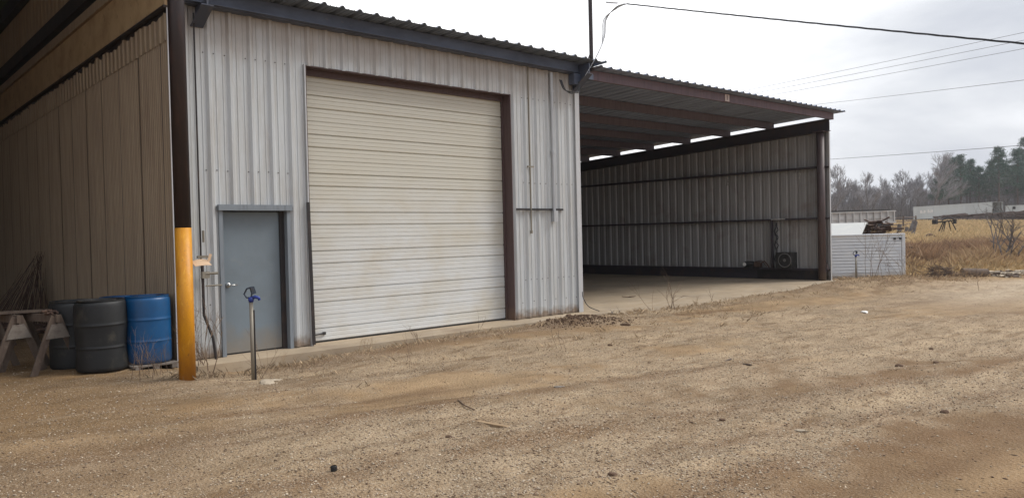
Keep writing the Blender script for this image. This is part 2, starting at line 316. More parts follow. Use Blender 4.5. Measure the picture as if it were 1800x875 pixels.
def ground_col(x, y):
    x = np.asarray(x, float); y = np.asarray(y, float)
    s, t = track_st(x, y); g = gravel_amt(x, y)[:, None]
    n1 = fbm(x*.5, y*.5, 4)[:, None]; n2 = fbm(x*3, y*3, 4)[:, None]; n3 = vn(s*.3+9, t*2.6)[:, None]; n4 = vn(s*.9+5, t*8)[:, None]
    soil = np.array([.275, .178, .092])*(1-n1)+np.array([.375, .262, .150])*n1
    n3 = n3+.45*(n2-.47)+.25*(fbm(x*11, y*11, 2)[:, None]-.37); n4 = n4+.4*(n2-.47)
    red = np.array([.165, .098, .05]); pale = np.array([.47, .375, .265])
    c = soil*(.62+.8*n2)
    k = (sstep(.42, .78, n3)*.85); c = c*(1-k)+red*(.85+.3*n2)*k
    k = sstep(.55, .85, n4)*.5*sstep(-1.8, -3.5, y)[:, None]; c = c*(1-k)+red*k
    grav = np.array([.385, .29, .185])*(.55+.95*n2); c = c*(1-.72*g)+grav*.72*g
    # wheel tracks: narrow darker bands following the curve of the yard
    for t0, w_, s0, s1 in ((-4.75, .16, -4, 6), (-5.05, .10, -5, 0), (-6.35, .20, -5, 9), (-8.0, .22, -2, 10), (-8.65, .16, -4, 4), (-7.2, .12, 0, 12), (-3.9, .12, -6, 2), (-9.3, .25, -1, 9)):
        k = (np.exp(-((t-t0-.25*(vn(s*.5, t0*3+x*0)-.5))/w_)**2)*sstep(s0, s0+1.5, s)*(1-sstep(s1-2, s1, s)))[:, None]*np.clip(2*n2, 0, 1)*.95
        c = c*(1-k)+red*(.8+.5*n2)*k
    # pale packed road on the right
    k = (sstep(9, 15, x)*np.clip(1-np.abs((y+5.2-(x-14)*.10)/2.6), 0, 1))[:, None]*.9; c = c*(1-k)+pale*(.85+.3*n2)*k
    k = (sstep(-2.5, -4.2, x)*.0)[:, None]
    # brown sand at the left shed
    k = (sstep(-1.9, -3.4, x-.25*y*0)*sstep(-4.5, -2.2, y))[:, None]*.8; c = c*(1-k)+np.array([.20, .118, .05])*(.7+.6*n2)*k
    # dark mulchy strip along the apron and soil heap
    k = (np.exp(-(((x-4.7)/.9)**2+((y+1.3)/.55)**2))+.55*np.exp(-((y+1.05)/.45)**2)*sstep(-1.6, -.6, x)*(1-sstep(3, 5.5, x)))[:, None]
    k = np.clip(k*(.5+n2), 0, .9); c = c*(1-k)+np.array([.145, .085, .05])*k
    k = (np.exp(-(((x-15.8)/3.4)**2+((y+2.4)/1.2)**2))[:, None])*np.clip(sstep(.42, .62, fbm(x*1.4+2, y*4.2, 4))[:, None]*1.0, 0, .85); c = c*(1-k)+np.array([.17, .105, .055])*k
    # field
    f = np.maximum(sstep(22.5, 25, depth_of(x, y))*(x > 17.8), sstep(50, 70, np.hypot(x, y)))[:, None]
    fc = np.array([.30, .195, .095])*(.6+.8*n1); c = c*(1-f)+fc*f
    return np.clip(c, .02, .7)
def gaxis(lo, hi, step, far_lo, far_hi):
    a = list(np.arange(lo, hi+1e-6, step)); d = step
    while a[-1] < far_hi: d *= 1.13; a.append(a[-1]+d)
    d = step; b = []; p = lo
    while p > far_lo: d *= 1.13; p -= d; b.append(p)
    return np.array(b[::-1]+a)
gx = gaxis(-6.5, 20, .07, -1500, 1500); gy = gaxis(-10, 1.2, .06, -1500, 1500)
GX, GY = np.meshgrid(gx, gy); fx_, fy_ = GX.ravel(), GY.ravel()
Z = ground_h(fx_, fy_); nx, ny = len(gx), len(gy)
ii = (np.arange(ny-1)[:, None]*nx+np.arange(nx-1)[None, :]).ravel()
F = np.stack([ii, ii+1, ii+nx+1, ii+nx], 1)
gm = mat('packed dirt and gravel', (1, 1, 1), .95, attr='albedo', spec=.15,
         ov=[((.52, .42, .30), 60, .52, .66, V1, .75), ((.11, .07, .04), 42, .54, .68, V1, .85), ((.20, .125, .065), 8, .50, .70, V1, .5), ((.56, .47, .36), 130, .56, .66, V1, .7), ((.10, .065, .04), 22, .60, .70, V1, .6), ((.15, .09, .045), 2.6, .50, .68, (.55, 1.7, 1), .55), ((.47, .36, .24), 1.9, .54, .70, (.6, 1.5, 1), .35)],
         bump=(45, 1.0, V1, .03))
_g = N(gm.node_tree, 'ShaderNodeAttribute'); _g.attribute_name = 'grit'
for _n in [q for q in gm.node_tree.nodes if q.type == 'MAP_RANGE']:
    _o = _n.outputs[0].links[0].to_socket; _m = N(gm.node_tree, 'ShaderNodeMath', operation='MULTIPLY')
    gm.node_tree.links.new(_n.outputs[0], _m.inputs[0]); gm.node_tree.links.new(_g.outputs['Fac'], _m.inputs[1]); gm.node_tree.links.new(_m.outputs[0], _o)
go = npmesh('ground', np.stack([fx_, fy_, Z], 1), F, gm, ground_col(fx_, fy_)); tag(go, kind='structure')
_a = go.data.attributes.new('grit', 'FLOAT', 'POINT'); _a.data.foreach_set('value', (.30+.85*gravel_amt(fx_, fy_)).astype(np.float32))
go.data.polygons.foreach_set('use_smooth', np.ones(len(F), bool))

# loose gravel and wood chips: nobody could count them
def gz(x, y): return ground_h(x, y)
def scatter(n, accept):
    out = []
    while sum(len(o) for o in out) < n:
        d = 3.9+rng.random(60000)**1.7*18; a = rng.uniform(-.95, .80, 60000)
        px = CAM.x+FWD.x*d+RIGHT.x*d*a; py = CAM.y+FWD.y*d+RIGHT.y*d*a
        k = (py < 1.5)&(px < 19.5)&(rng.random(60000) < accept(px, py))
        bad = (px > -2.05)&(py > np.where(px > 6.2, -.74, -.56)); out.append(np.stack([px, py], 1)[k & ~bad])
    return np.concatenate(out)[:n]
OCT = np.array([[1, 0, 0], [0, 1, 0], [-1, 0, 0], [0, -1, 0], [0, 0, 1], [0, 0, -1]], float)
OF = np.array([[0, 1, 4], [1, 2, 4], [2, 3, 4], [3, 0, 4], [1, 0, 5], [2, 1, 5], [3, 2, 5], [0, 3, 5]])
def stones(name, P, size, flat, palette, elong=1.0):
    n = len(P); sx = size*rng.uniform(.7, 1.3, n)*elong; sy = size*rng.uniform(.6, 1.1, n)/(elong**.5); sz = size*flat*rng.uniform(.6, 1.2, n)
    t = rng.uniform(0, 6.283, n); V = OCT[None]*np.stack([sx, sy, sz], 1)[:, None, :]*rng.uniform(.65, 1.25, (n, 6, 1))
    c, s = np.cos(t)[:, None], np.sin(t)[:, None]; X = V[:, :, 0]*c-V[:, :, 1]*s; Y = V[:, :, 0]*s+V[:, :, 1]*c
    tilt = rng.uniform(-.3, .3, (n, 1)); Zz = V[:, :, 2]+X*tilt
    z0 = gz(P[:, 0], P[:, 1])+sz*.35
    A = np.stack([X+P[:, :1], Y+P[:, 1:], Zz+z0[:, None]], 2).reshape(-1, 3)
    Fs = (OF[None]+(np.arange(n)*6)[:, None, None]).reshape(-1, 3)
    col = np.repeat(palette[rng.integers(0, len(palette), n)]*rng.uniform(.75, 1.2, (n, 1)), 6, 0)
    return tag(npmesh(name, A, Fs, M['varied'], col), kind='stuff')
P = scatter(80000, lambda x, y: .05+.95*gravel_amt(x, y))
pal = np.array([[.42, .33, .23], [.34, .25, .16], [.52, .43, .32], [.17, .11, .07], [.38, .30, .22], [.24, .16, .10]])
o = stones('gravel', P, (.0045+.010*rng.random(len(P))**3)*(1+.02*0), .55, pal)
tag(o, 'pale angular gravel strewn over the dirt yard', 'gravel')
P = scatter(7000, lambda x, y: .25+.75*gravel_amt(x+3, y-2))
pal = np.array([[.22, .14, .08], [.27, .18, .11], [.46, .36, .25], [.15, .10, .065], [.36, .26, .16]])
o = stones('wood_chips', P, .005+.011*rng.random(len(P))**4, .28, pal, 2.2)
tag(o, 'brown bark and wood chips scattered on the dirt', 'wood chips')

# ---------------------------------------------------------------- ribbed sheets
def rprofile(u0, u1, phase, pitch=.3048, rh=.038, minor=.008, rw=.050, tw=.017):
    pts = [(u0, 0.), (u1, 0.)]
    k0 = int(math.floor((u0-phase)/pitch))-1; k1 = int(math.ceil((u1-phase)/pitch))+1
    for k in range(k0, k1+1):
        c = phase+k*pitch
        q = [(-rw, 0), (-tw, rh), (tw, rh), (rw, 0)]
        if minor: q += [(.101-.011, 0), (.101-.003, minor), (.101+.003, minor), (.101+.011, 0), (.203-.011, 0), (.203-.003, minor), (.203+.003, minor), (.203+.011, 0)]
        for a, d in q:
            if u0 < c+a < u1: pts.append((c+a, d))
    pts.sort(); return pts
def prof_at(pts, u):
    for i in range(len(pts)-1):
        if pts[i][0] <= u <= pts[i+1][0]:
            a, b = pts[i], pts[i+1]; t = (u-a[0])/max(b[0]-a[0], 1e-9); return a[1]+(b[1]-a[1])*t
    return 0
def ribbed(mb, pts, breaks, spans, fmap):
    pts = sorted(pts+[(b, prof_at(pts, b)) for b in breaks if pts[0][0] < b < pts[-1][0]])
    for (ua, da), (ub, db) in zip(pts, pts[1:]):
        if ub-ua < 1e-6: continue
        for z0, z1 in spans((ua+ub)/2):
            f0 = z0 if callable(z0) else (lambda u, z=z0: z); f1 = z1 if callable(z1) else (lambda u, z=z1: z)
            mb.quad(fmap(ua, da, f0(ua)), fmap(ub, db, f0(ub)), fmap(ub, db, f1(ub)), fmap(ua, da, f1(ua)))
    return mb
XC0, XC1 = -1.97, 6.135
PH = -1.46868
DW, DH = 4.2206, 4.264      # overhead door opening
PL, PR, PH_ = -1.399, -.321, 2.13
SL = -.0458

# ---------------------------------------------------------------- concrete
mb = MB(); mb.box(-1.95, 17.62, .0, 15.2, -.3, 0)
mb.box(-1.95, 6.3, -.57, .0, -.3, -.002)
mb.box(6.3, 17.64, -1.05, .0, -.3, -.003)
slab = mb.build('concrete_slab', M['concrete']); tag(slab, kind='structure')

# ================================================================ SHOP BUILDING
shop = thing('metal_shop_building', 'pale ribbed metal shop building with a big white sectional door and blue grey side door', 'building', (2, 0, 0))
pts = rprofile(XC0+.01, XC1-.01, PH)
def spans(u):
    if 0 < u < DW: return [(DH, 5.0)]
    if PL < u < PR: return [(PH_, 5.0)]
    return [(.012, 5.0)]
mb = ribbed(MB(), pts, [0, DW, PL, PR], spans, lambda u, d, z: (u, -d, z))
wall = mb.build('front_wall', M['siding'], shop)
zgrade(M['siding'], 4.95, 3.9, (.34, .29, .25), 2.2, .7, .05)  # brownish shade under the eave, painted into the top of the siding colour
# screws
scr = []
for zr in (.75, 2.62, 4.25):
    k = 0
    for i in range(28):
        for off in (-.075, .075):
            u = PH+i*.3048+off
            if u > XC1-.1 or (i % 3 == 1 and off > 0) or (0 < u < DW and zr < DH) or (PL < u < PR and zr < PH_) : continue
            zz = zr+random.uniform(-.006, .006)
            if 0 < u < DW: zz = DH+.05
            scr.append((u, zz))
for i in range(6):
    for off in (-.08, .08): scr.append((DW+.1+i*.3048+off+.06, .32+random.uniform(-.01, .01)))
s_first = None
for u, zz in scr:
    if s_first is None: s_first = MB().obox((u, -.003, zz), (.013, .010, .013)).build('screw_head', M['postbrown'], wall); u0_, z0_ = u, zz
    else: c_ = s_first.copy(); COL.objects.link(c_); c_.parent = wall; c_.location = (u-u0_, 0, zz-z0_)
# corner trims
mb = MB(); mb.box(XC1-.115, XC1+.012, -.043, -.034, .0, 4.9); mb.box(XC1+.004, XC1+.013, -.034, .30, 0, 4.9)
mb.build('corner_trim', M['trim'], shop)
mb = MB(); mb.box(XC0-.02, XC0+.15, -.047, -.036, .0, 4.9); mb.box(XC0+.15, XC0+.165, -.060, -.036, 0, 4.9); mb.box(XC0+.06, XC0+.07, -.056, -.047, 0, 4.9)
mb.build('corner_trim', M['trim'], shop)
# inner bay wall (right side of the shop, seen only from the side) and rear
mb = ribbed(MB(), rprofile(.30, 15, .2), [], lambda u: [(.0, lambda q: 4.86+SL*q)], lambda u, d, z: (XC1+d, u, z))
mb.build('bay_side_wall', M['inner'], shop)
mb = ribbed(MB(), rprofile(XC0, XC1, .2), [], lambda u: [(.0, 4.3)], lambda u, d, z: (u, 15+d, z))
mb.build('rear_wall', M['siding'], shop)
# eave purlin / beam under the roof edge
mb = MB(); zt = lambda X: 5.075
mb.box(XC0+.01, XC1+.18, -.17, -.155, 4.87, 5.07); mb.box(XC0+.01, XC1+.18, -.155, .02, 4.855, 4.87); mb.box(XC0+.01, XC1+.18, -.225, -.17, 4.868, 4.88)
mb.build('eave_beam', M['eave'], shop)
# rafter ends that poke out under the eave
for X in (-1.62, 6.02):
    mb = MB()
    poly = [(.04, 4.60), (-.03, 4.60), (-.42, 4.80), (-.42, 4.865), (.04, 4.865)] if X < 0 else [(.3, 4.50), (-.05, 4.52), (-.46, 4.83), (-.46, 5.03), (.3, 5.04)]
    t = .012
    mb.prism(poly, lambda y, z: (X-t, y, z), lambda y, z: (X+t, y, z))
    a, b = poly[1], poly[2]; w = .085
    mb.raw([(X-w, a[0], a[1]-.014), (X+w, a[0], a[1]-.014), (X+w, b[0], b[1]-.014), (X-w, b[0], b[1]-.014), (X-w, a[0], a[1]), (X+w, a[0], a[1]), (X+w, b[0], b[1]), (X-w, b[0], b[1])],
           [(0, 3, 2, 1), (4, 5, 6, 7), (0, 1, 5, 4), (1, 2, 6, 5), (2, 3, 7, 6), (3, 0, 4, 7)])
    mb.box(X-w, X+w, poly[0][0]-.07, poly[0][0]-.0, poly[0][1]-.02, poly[0][1])
    mb.build('rafter_end', M['navy'], shop)
# roof sheet
def roof_z(y, z0=5.06): return z0+SL*(y+.5)
def roofmb(x0, x1, y0, y1, z0, phase):
    mb = MB()
    ribbed(mb, rprofile(x0, x1, phase), [], lambda u: [(y0, y1)], lambda u, d, t: (u, t, roof_z(t, z0)+d+.004))
    return mb
r = roofmb(XC0+.01, 6.52, -.50, 15.2, 5.088, -2.35).build('roof', M['roof'], shop)
# service mast through the roof and its clamp
mb = MB(); mb.tube([(6.36, -.22, 4.95), (6.36, -.22, 6.62)], .042, 14); mb.tube([(6.36, -.22, 6.62), (6.36, -.22, 6.68)], .058, 14)
mast = mb.build('service_mast', M['postbrown'], shop, smooth=False)
mb = MB(); mb.obox((6.38, -.22, 5.125), (.34, .30, .02)); mb.bar((6.20, -.24, 5.10), (6.34, -.22, 5.32), .03, .012); mb.build('mast_flashing', M['darksteel'], mast); MB().obox((6.36, -.24, 6.50), (.13, .11, .035)).build('clamp', M['darksteel'], mast)
# junction box / bracket under right eave
mb = MB(); mb.obox((5.93, -.14, 4.74), (.20, .16, .22)); mb.obox((6.17, -.25, 4.80), (.26, .14, .12)); mb.build('junction_box', M['eave'], shop, bevel=.006)
# conduits on the wall right of the door
mb = MB(); mb.tube([(4.69, -.05, 4.86), (4.69, -.05, 1.69)], .017, 10); mb.tube([(4.69, -.05, 1.70), (4.69, -.05, 1.64)], .028, 10); mb.obox((4.70, -.055, 2.93), (.16, .03, .03))
mb.build('conduit', M['galv'], shop, smooth=False)
mb = MB(); mb.tube([(5.32, -.06, 4.82), (5.32, -.06, 2.02)], .036, 12)
for z in (4.42, 3.22): mb.tube([(5.32, -.06, z), (5.32, -.06, z+.05)], .045, 12)
mb.obox((5.32, -.075, 1.97), (.11, .09, .22)); mb.build('conduit', M['conduit'], shop)
mb = MB(); mb.box(4.31, 5.60, -.052, -.034, 2.085, 2.125); mb.box(4.31, 5.60, -.085, -.052, 2.085, 2.09); mb.build('strut_channel', M['darksteel'], shop)
# thin pipe by left corner with valves and paper flap beneath
mb = MB(); X = -1.68
mb.tube([(X, -.07, 4.75), (X, -.07, 1.35), (X+.01, -.07, 1.05)], .013, 8)
mb.tube([(X+.01, -.09, 1.30), (X+.01, -.09, .62), (X+.12, -.10, .30), (X+.16, -.12, -.08)], .020, 8)
mb.build('supply_pipe', M['darksteel'], shop)
MB().obox((X+.01, -.10, 1.42), (.14, .05, .035)).build('pipe_bracket', M['galv'], shop)
mb = MB(); mb.obox((X+.04, -.10, 1.17), (.10, .07, .09)); mb.tube([(X+.03, -.12, 1.19), (X+.20, -.15, 1.19)], .018, 8); mb.build('valve', M['galv'], shop)
MB().tube([(X+.04, -.11, 1.02), (X+.26, -.12, 1.02)], .011, 8).build('pipe_stub', M['galv'], shop)
MB().tube([(X+.03, -.1, 1.62), (X+.03, -.1, 1.78)], .016, 8).build('pipe_stub', M['galv'], shop)
# dark guard angle left of the overhead door
mb = MB(); mb.bar((-.035, -.055, 2.19), (-.005, -.062, .02), .045, .012, (0, 1, 0)); mb.bar((-.012, -.045, 2.19), (.018, -.052, .02), .01, .03, (0, 1, 0))
mb.build('door_guard', M['darksteel'], shop)
# overhead door frame (brown reveal)
RV = .22
mb = MB()
mb.box(DW-.004, DW+.012, -.036, RV+.05, 0, DH+.012)          # right reveal
mb.box(-.012, .004, -.036, RV+.05, .0, DH+.012)
mb.box(.004, DW-.004, -.02, RV+.05, DH-.004, DH+.012)
mb.box(DW-.03, DW-.004, RV-.05, RV-.02, 0, DH-.004)
mb.box(.004, DW-.03, RV-.05, RV-.02, DH-.10, DH-.004)
fr = mb.build('door_frame', M['frame'], shop)
# white drip trim around opening (left)
mb = MB(); mb.box(-.030, -.012, -.046, -.0, .0, DH+.02); mb.build('edge_trim', M['trim'], shop)
# overhead door: 7 sections
od = MB(); x0, x1 = .012, DW-.02; sec = DH/7
odoor = thing('overhead_door', None, None); odoor.parent = shop; odoor.location = (0, 0, 0)
odoor.location = Vector((2, RV, 0))-shop.location
for i in range(7):
    mb = MB(); zb = i*sec+.018
    # profile (z, recess): bold joint at 0, bold groove at .2, thin grooves between
    pr = [(0, .030), (.004, .016), (.012, .004), (.020, 0)]
    for zz, dd in ((.068, .006), (.134, .006), (.203, .026), (.272, .006), (.340, .006), (.408, .012), (.475, .006), (.542, .006)):
        w_ = .014 if dd > .02 else .009; pr += [(zz-w_, 0), (zz-.004, dd), (zz+.004, dd), (zz+w_*.8, 0)]
    pr += [(sec-.008, 0), (sec, .022)]
    for (za, da), (zb2, db) in zip(pr, pr[1:]):
        mb.quad((x0, RV+da, zb+za), (x1, RV+da, zb+za), (x1, RV+db, zb+zb2), (x0, RV+db, zb+zb2))
    # back sheet closes the section
    mb.box(x0, x1, RV+.032, RV+.05, zb, zb+sec)
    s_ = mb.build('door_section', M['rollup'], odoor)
    if i == 0: s0 = s_
mb = MB(); mb.box(x0, x1, RV-.004, RV+.04, .002, .018); mb.build('bottom_seal', M['seal'], odoor)
mb = MB(); mb.tube([(.10, RV-.02, .13), (.32, RV-.035, .14)], .012, 8); mb.obox((.11, RV-.01, .13), (.05, .03, .04)); mb.obox((.32, RV-.015, .14), (.04, .035, .045)); mb.build('lift_handle', M['darksteel'], odoor)
# personnel door
mb = MB(); RD = .10
mb.box(PL, PL+.055, -.036, RD+.06, 0, PH_-.07); mb.box(PR-.055, PR, -.036, RD+.06, 0, PH_-.07)
mb.box(PL-.015, PR+.015, -.075, RD+.06, PH_-.07, PH_)
mb.box(PL-.02, PR+.02, -.070, -.03, PH_+.0005, PH_+.012)
mb.build('side_door_frame', M['doorframe'], shop)
mb = MB(); mb.box(PL+.055, PL+.075, RD-.03, RD-.002, 0, PH_-.07); mb.box(PR-.125, PR-.055, RD-.035, RD+.0, 0.0, PH_-.07); mb.build('door_stop', M['darksteel'], shop)
mb = MB(); mb.box(PL+.060, PR-.06, RD, RD+.045, .022, PH_-.085)
pdoor = mb.build('side_door', M['door'], shop, bevel=.003)
mb = MB(); mb.lathe((PL+.155, RD-.022, 1.00), [(0.0, -.0), (.030, 0), (.036, .008), (.036, .022)], 20, Matrix(((1, 0, 0), (0, 0, 1), (0, -1, 0))))
mb.lathe((PL+.155, RD-.04, 1.00), [(0, -.02), (.018, -.018), (.022, 0), (.022, .02)], 16, Matrix(((1, 0, 0), (0, 0, 1), (0, -1, 0))))
mb.tube([(PL+.165, RD-.055, 1.0), (PL+.20, RD-.06, 1.0), (PL+.28, RD-.058, .996)], [.012, .010, .008], 10)
mb.build('lever_handle', M['chrome'], pdoor, smooth=True)
for z in (.28, 1.05, 1.80): MB().tube([(PR-.068, RD-.012, z-.06), (PR-.068, RD-.012, z+.06)], .010, 8).build('hinge', M['darksteel'], pdoor)
mb = MB(); mb.box(PL+.06, PR-.06, RD+.004, RD+.05, .001, .021); mb.build('door_gap_seal', M['seal'], shop)

# ================================================================ OPEN BAY
bay = thing('open_bay_shed', 'open fronted bay with brown roof purlins and ribbed side wall over a concrete floor', 'shed', (12, 0, 0))
XW = 17.50
YB = 15.0
BZ = 5.165
def tilt(x): return -.115*(17.5-x)/11.3
def tilted(mb): mb.v = [(a, b, c+tilt(a)) for a, b, c in mb.v]; return mb
def bz(y): return BZ-.045+SL*(y+.5)
broof = tilted(roofmb(6.30, 17.82, -.42, 15.3, BZ-.04, 6.45)).build('roof', M['deck'], bay)
# purlins: channel sections every 1.575 m
ys = [-.16]+[1.72+1.578*k for k in range(9)]
for k, y in enumerate(ys):
    t = bz(y)-.004; hgt = .215 if k else .20; mb = MB(); xe = 17.53 if k == 0 else 17.40
    mb.box(6.2, xe, y, y+.012, t-hgt, t); mb.box(6.2, xe, y+.012, y+.07, t-hgt, t-hgt+.008); mb.box(6.2, xe, y+.012, y+.07, t-.008, t)
    if k == 0: mb.box(xe, xe+.008, y-.004, y+.16, t-hgt, t)
    tilted(mb).build('fascia_purlin' if k == 0 else 'purlin', M['fascia'] if k == 0 else M['purlin'], bay)
# right wall
def wtop(y): return 4.875+SL*y
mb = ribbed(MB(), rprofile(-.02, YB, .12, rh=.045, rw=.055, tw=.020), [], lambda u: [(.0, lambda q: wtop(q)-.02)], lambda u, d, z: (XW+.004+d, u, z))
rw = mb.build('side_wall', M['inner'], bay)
mb = MB(); mb.box(XW-.02, XW+.045, -.035, -.021, 0, 4.85); mb.build('edge_trim', M['trim'], rw)
for z in (.352, 1.929, 3.501):
    mb = MB(); mb.box(XW-.20, XW-.006, -.02, YB, z-.006, z+.006) ; mb.box(XW-.206, XW-.20, -.02, YB, z-.05, z+.006); mb.box(XW-.012, XW-.006, -.02, YB, z-.05, z-.007)
    mb.build('girt', M['rafter'], bay)
# lower skirt board
mb = MB(); mb.box(XW-.10, XW-.06, .35, 2.4, .0, .335); mb.build('skirt_board', M['darksteel'], bay)
mb = MB(); mb.box(XW-.05, XW-.03, 2.4, 14.8, .0, .335); mb.build('skirt_board', M['rafter'], bay)
# rafter
def ibeam(X, y0, y1, ztop, hw, hgt, name, m, par, s=SL):
    mb = MB()
    def seg(xa, xb, za, zb):
        mb.raw([(xa, y0, ztop(y0)+za), (xb, y0, ztop(y0)+za), (xb, y1, ztop(y1)+za), (xa, y1, ztop(y1)+za), (xa, y0, ztop(y0)+zb), (xb, y0, ztop(y0)+zb), (xb, y1, ztop(y1)+zb), (xa, y1, ztop(y1)+zb)],
               [(0, 3, 2, 1), (4, 5, 6, 7), (0, 1, 5, 4), (1, 2, 6, 5), (2, 3, 7, 6), (3, 0, 4, 7)])
    seg(X-hw, X+hw, -.014, 0); seg(X-hw, X+hw, -hgt, -hgt+.014); seg(X-.006, X+.006, -hgt+.014, -.014)
    return mb.build(name, m, par)
ibeam(17.38, -.10, YB, lambda y: wtop(y)+.045, .09, .37, 'rafter', M['rafter'], bay)
# tapered end of rafter by the post
mb = MB(); mb.tube([(17.27, .14, .0), (17.27, .14, 4.53)], .115, 20)
post = mb.build('bay_post', M['baypost'], bay, smooth=True)
mb = MB(); mb.prism([(-.02, .55), (-.02, .30), (.14, .30)], lambda a, z: (17.27+.09+a, .02, z), lambda a, z: (17.27+.09+a, .04, z)); mb.build('gusset', M['baypost'], post); MB().obox((17.27, .14, 4.54), (.34, .34, .02)).build('cap_plate', M['baypost'], post)
for y in (14.4,):
    MB().tube([(17.25, y, 0), (17.25, y, wtop(y)-.35)], .10, 14).build('bay_post', M['baypost'], bay, smooth=True)
# vertical dark member on the wall with a little light fitting on top
mb = MB(); mb.box(XW-.17, XW-.10, 1.80, 1.87, .37, 1.92); mb.build('wall_stud', M['rafter'], bay)
mb = MB(); mb.box(XW-.24, XW-.19, 1.35, 1.80, 1.90, 1.94); mb.build('label_strip', M['marking'], bay)
# back wall
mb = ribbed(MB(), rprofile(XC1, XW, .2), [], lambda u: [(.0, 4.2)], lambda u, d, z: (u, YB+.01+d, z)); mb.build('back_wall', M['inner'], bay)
for z in (.352, 1.929, 3.501): MB().box(XC1, XW-.2, YB-.2, YB-.01, z-.006, z+.006).build('girt', M['rafter'], bay)
# painted numbers and plate
def text_mesh(name, s, size, m, parent, rows, loc):
    cu = bpy.data.curves.new('t', 'FONT'); cu.body = s; cu.size = size; cu.extrude = .002; cu.align_x = 'CENTER'; cu.align_y = 'CENTER'; cu.offset = size*.018
    t = bpy.data.objects.new('t', cu); COL.objects.link(t)
    dg = bpy.context.evaluated_depsgraph_get(); me = bpy.data.meshes.new_from_object(t.evaluated_get(dg)); bpy.data.objects.remove(t)
    R = Matrix(rows).transposed(); off = root_loc(parent)
    for v in me.vertices: v.co = R @ v.co+Vector(loc)-off
    me.materials.clear(); me.materials.append(m); me.name = name
    o = bpy.data.objects.new(name, me); COL.objects.link(o); o.parent = parent; return o
for s, y, z in (('15', 3.53, 3.22), ('16', 2.26, 3.24), ('17', 1.0, 3.26)):
    q = text_mesh('painted_number', s, .27, M['marking'], rw, ((0, -1, 0), (0, 0, 1), (-1, 0, 0)), (XW-.006, y, z)); q['label'] = 'faded white painted number '+s
t0 = bz(-.16)-.004+tilt(11.56)
mb = MB(); mb.box(11.46, 11.66, -.176, -.166, t0-.185, t0-.012); pl = mb.build('number_plate', M['plate'], bay)
text_mesh('digit', '1', .17, M['platedig'], pl, ((1, 0, 0), (0, 0, 1), (0, -1, 0)), (11.56, -.179, t0-.098))

# ================================================================ LEFT SHED
ls = thing('tall_open_shed', 'shaded tall shed with dusty tan ribbed wall and sloping tan beam at the left', 'shed', (-6, 6, 0))
XS = XC0-.012
def tanprof(u0, u1):
    pts = [(u0, 0.), (u1, 0.)]; k = 0; p = .0762
    n = int((u1-u0)/p)+2
    for i in range(n):
        c = u0+.05+i*p; big = (i % 12 == 4)
        for a, d in ((-.02, 0), (-.010, .012), (.010, .012), (.02, 0)): pts.append((c+a, d if not big else d))
        if big: pts += [(c+.030, 0), (c+.033, -.02), (c+.043, -.02), (c+.046, 0)]
    pts = [q for q in pts if u0 <= q[0] <= u1]; pts.sort(); return pts
twt = lambda y: 4.80-.0135*y
mb = ribbed(MB(), tanprof(-.03, 16), [], lambda u: [(-.10, lambda q: twt(q)-.42)], lambda u, d, z: (XS-d, u, z))
tw = mb.build('side_wall', M['tanwall'], ls)
for k in range(17):
    y = .33+k*.945; MB().box(XS-.0135, XS-.012, y, y+.016, -.1, twt(y)-.43).build('lap_seam', M['darksteel'], tw)
mb = ribbed(MB(), rprofile(-.03, 16, .1, pitch=.2032, rh=.02, minor=0, rw=.03, tw=.012), [.05*i for i in range(320)], lambda u: [(lambda q: twt(q)-.44, lambda q: twt(q)-.055-.075*float(vn(q*7., 2.))+.03*float(vn(q*23., 5.)))], lambda u, d, z: (XS-.014-d, u, z))
mb.build('upper_siding_strip', M['tanwall'], ls)
mb = MB(); mb.box(XS-.045, XS+.0, -.045, -.032, -.1, 4.78); mb.build('corner_trim', M['trim'], ls)
def slopebox(mb, xa, xb, y0, y1, za, zb, f):
    return mb.raw([(xa, y0, f(y0)+za), (xb, y0, f(y0)+za), (xb, y1, f(y1)+za), (xa, y1, f(y1)+za), (xa, y0, f(y0)+zb), (xb, y0, f(y0)+zb), (xb, y1, f(y1)+zb), (xa, y1, f(y1)+zb)],
               [(0, 3, 2, 1), (4, 5, 6, 7), (0, 1, 5, 4), (1, 2, 6, 5), (2, 3, 7, 6), (3, 0, 4, 7)])
slopebox(MB(), XS-.07, XS-.02, -.05, 16, .0, .62, twt).build('tan_beam', M['tanbeam'], ls)
slopebox(MB(), XS-.012, XS-.004, -.03, 16, -.42, -.0, twt).build('backing_strip', M['darksteel'], ls)
slopebox(MB(), XS-.085, XS-.02, -.05, 16, -.03, -.0, twt).build('beam_flange', M['darksteel'], ls)
slopebox(MB(), XS-.12, XS-.02, -.05, 16, .62, .78, twt).build('beam_cap', M['tanwall'], ls)
slopebox(MB(), XS-.16, XS-.02, -.05, 16, .88, 1.14, twt).build('dark_beam', M['darksteel'], ls)
mb = ribbed(MB(), rprofile(-.03, 16, .1, rh=.03), [], lambda u: [(lambda q: twt(q)+.75, 7.9)], lambda u, d, z: (XS-.0-d*.6, u, z))
mb.build('gable_siding', M['tanwall'], ls)
slopebox(MB(), XS-.16, XS-.02, -.05, 16, 2.10, 2.42, lambda y: twt(y)).build('dark_beam', M['darksteel'], ls)
slopebox(MB(), XS-.05, XS-.02, -.05, 16, 2.42, 3.1, lambda y: twt(y)).build('green_panel', M['greenpanel'], ls)  # plain dark green strip above the upper dark beam
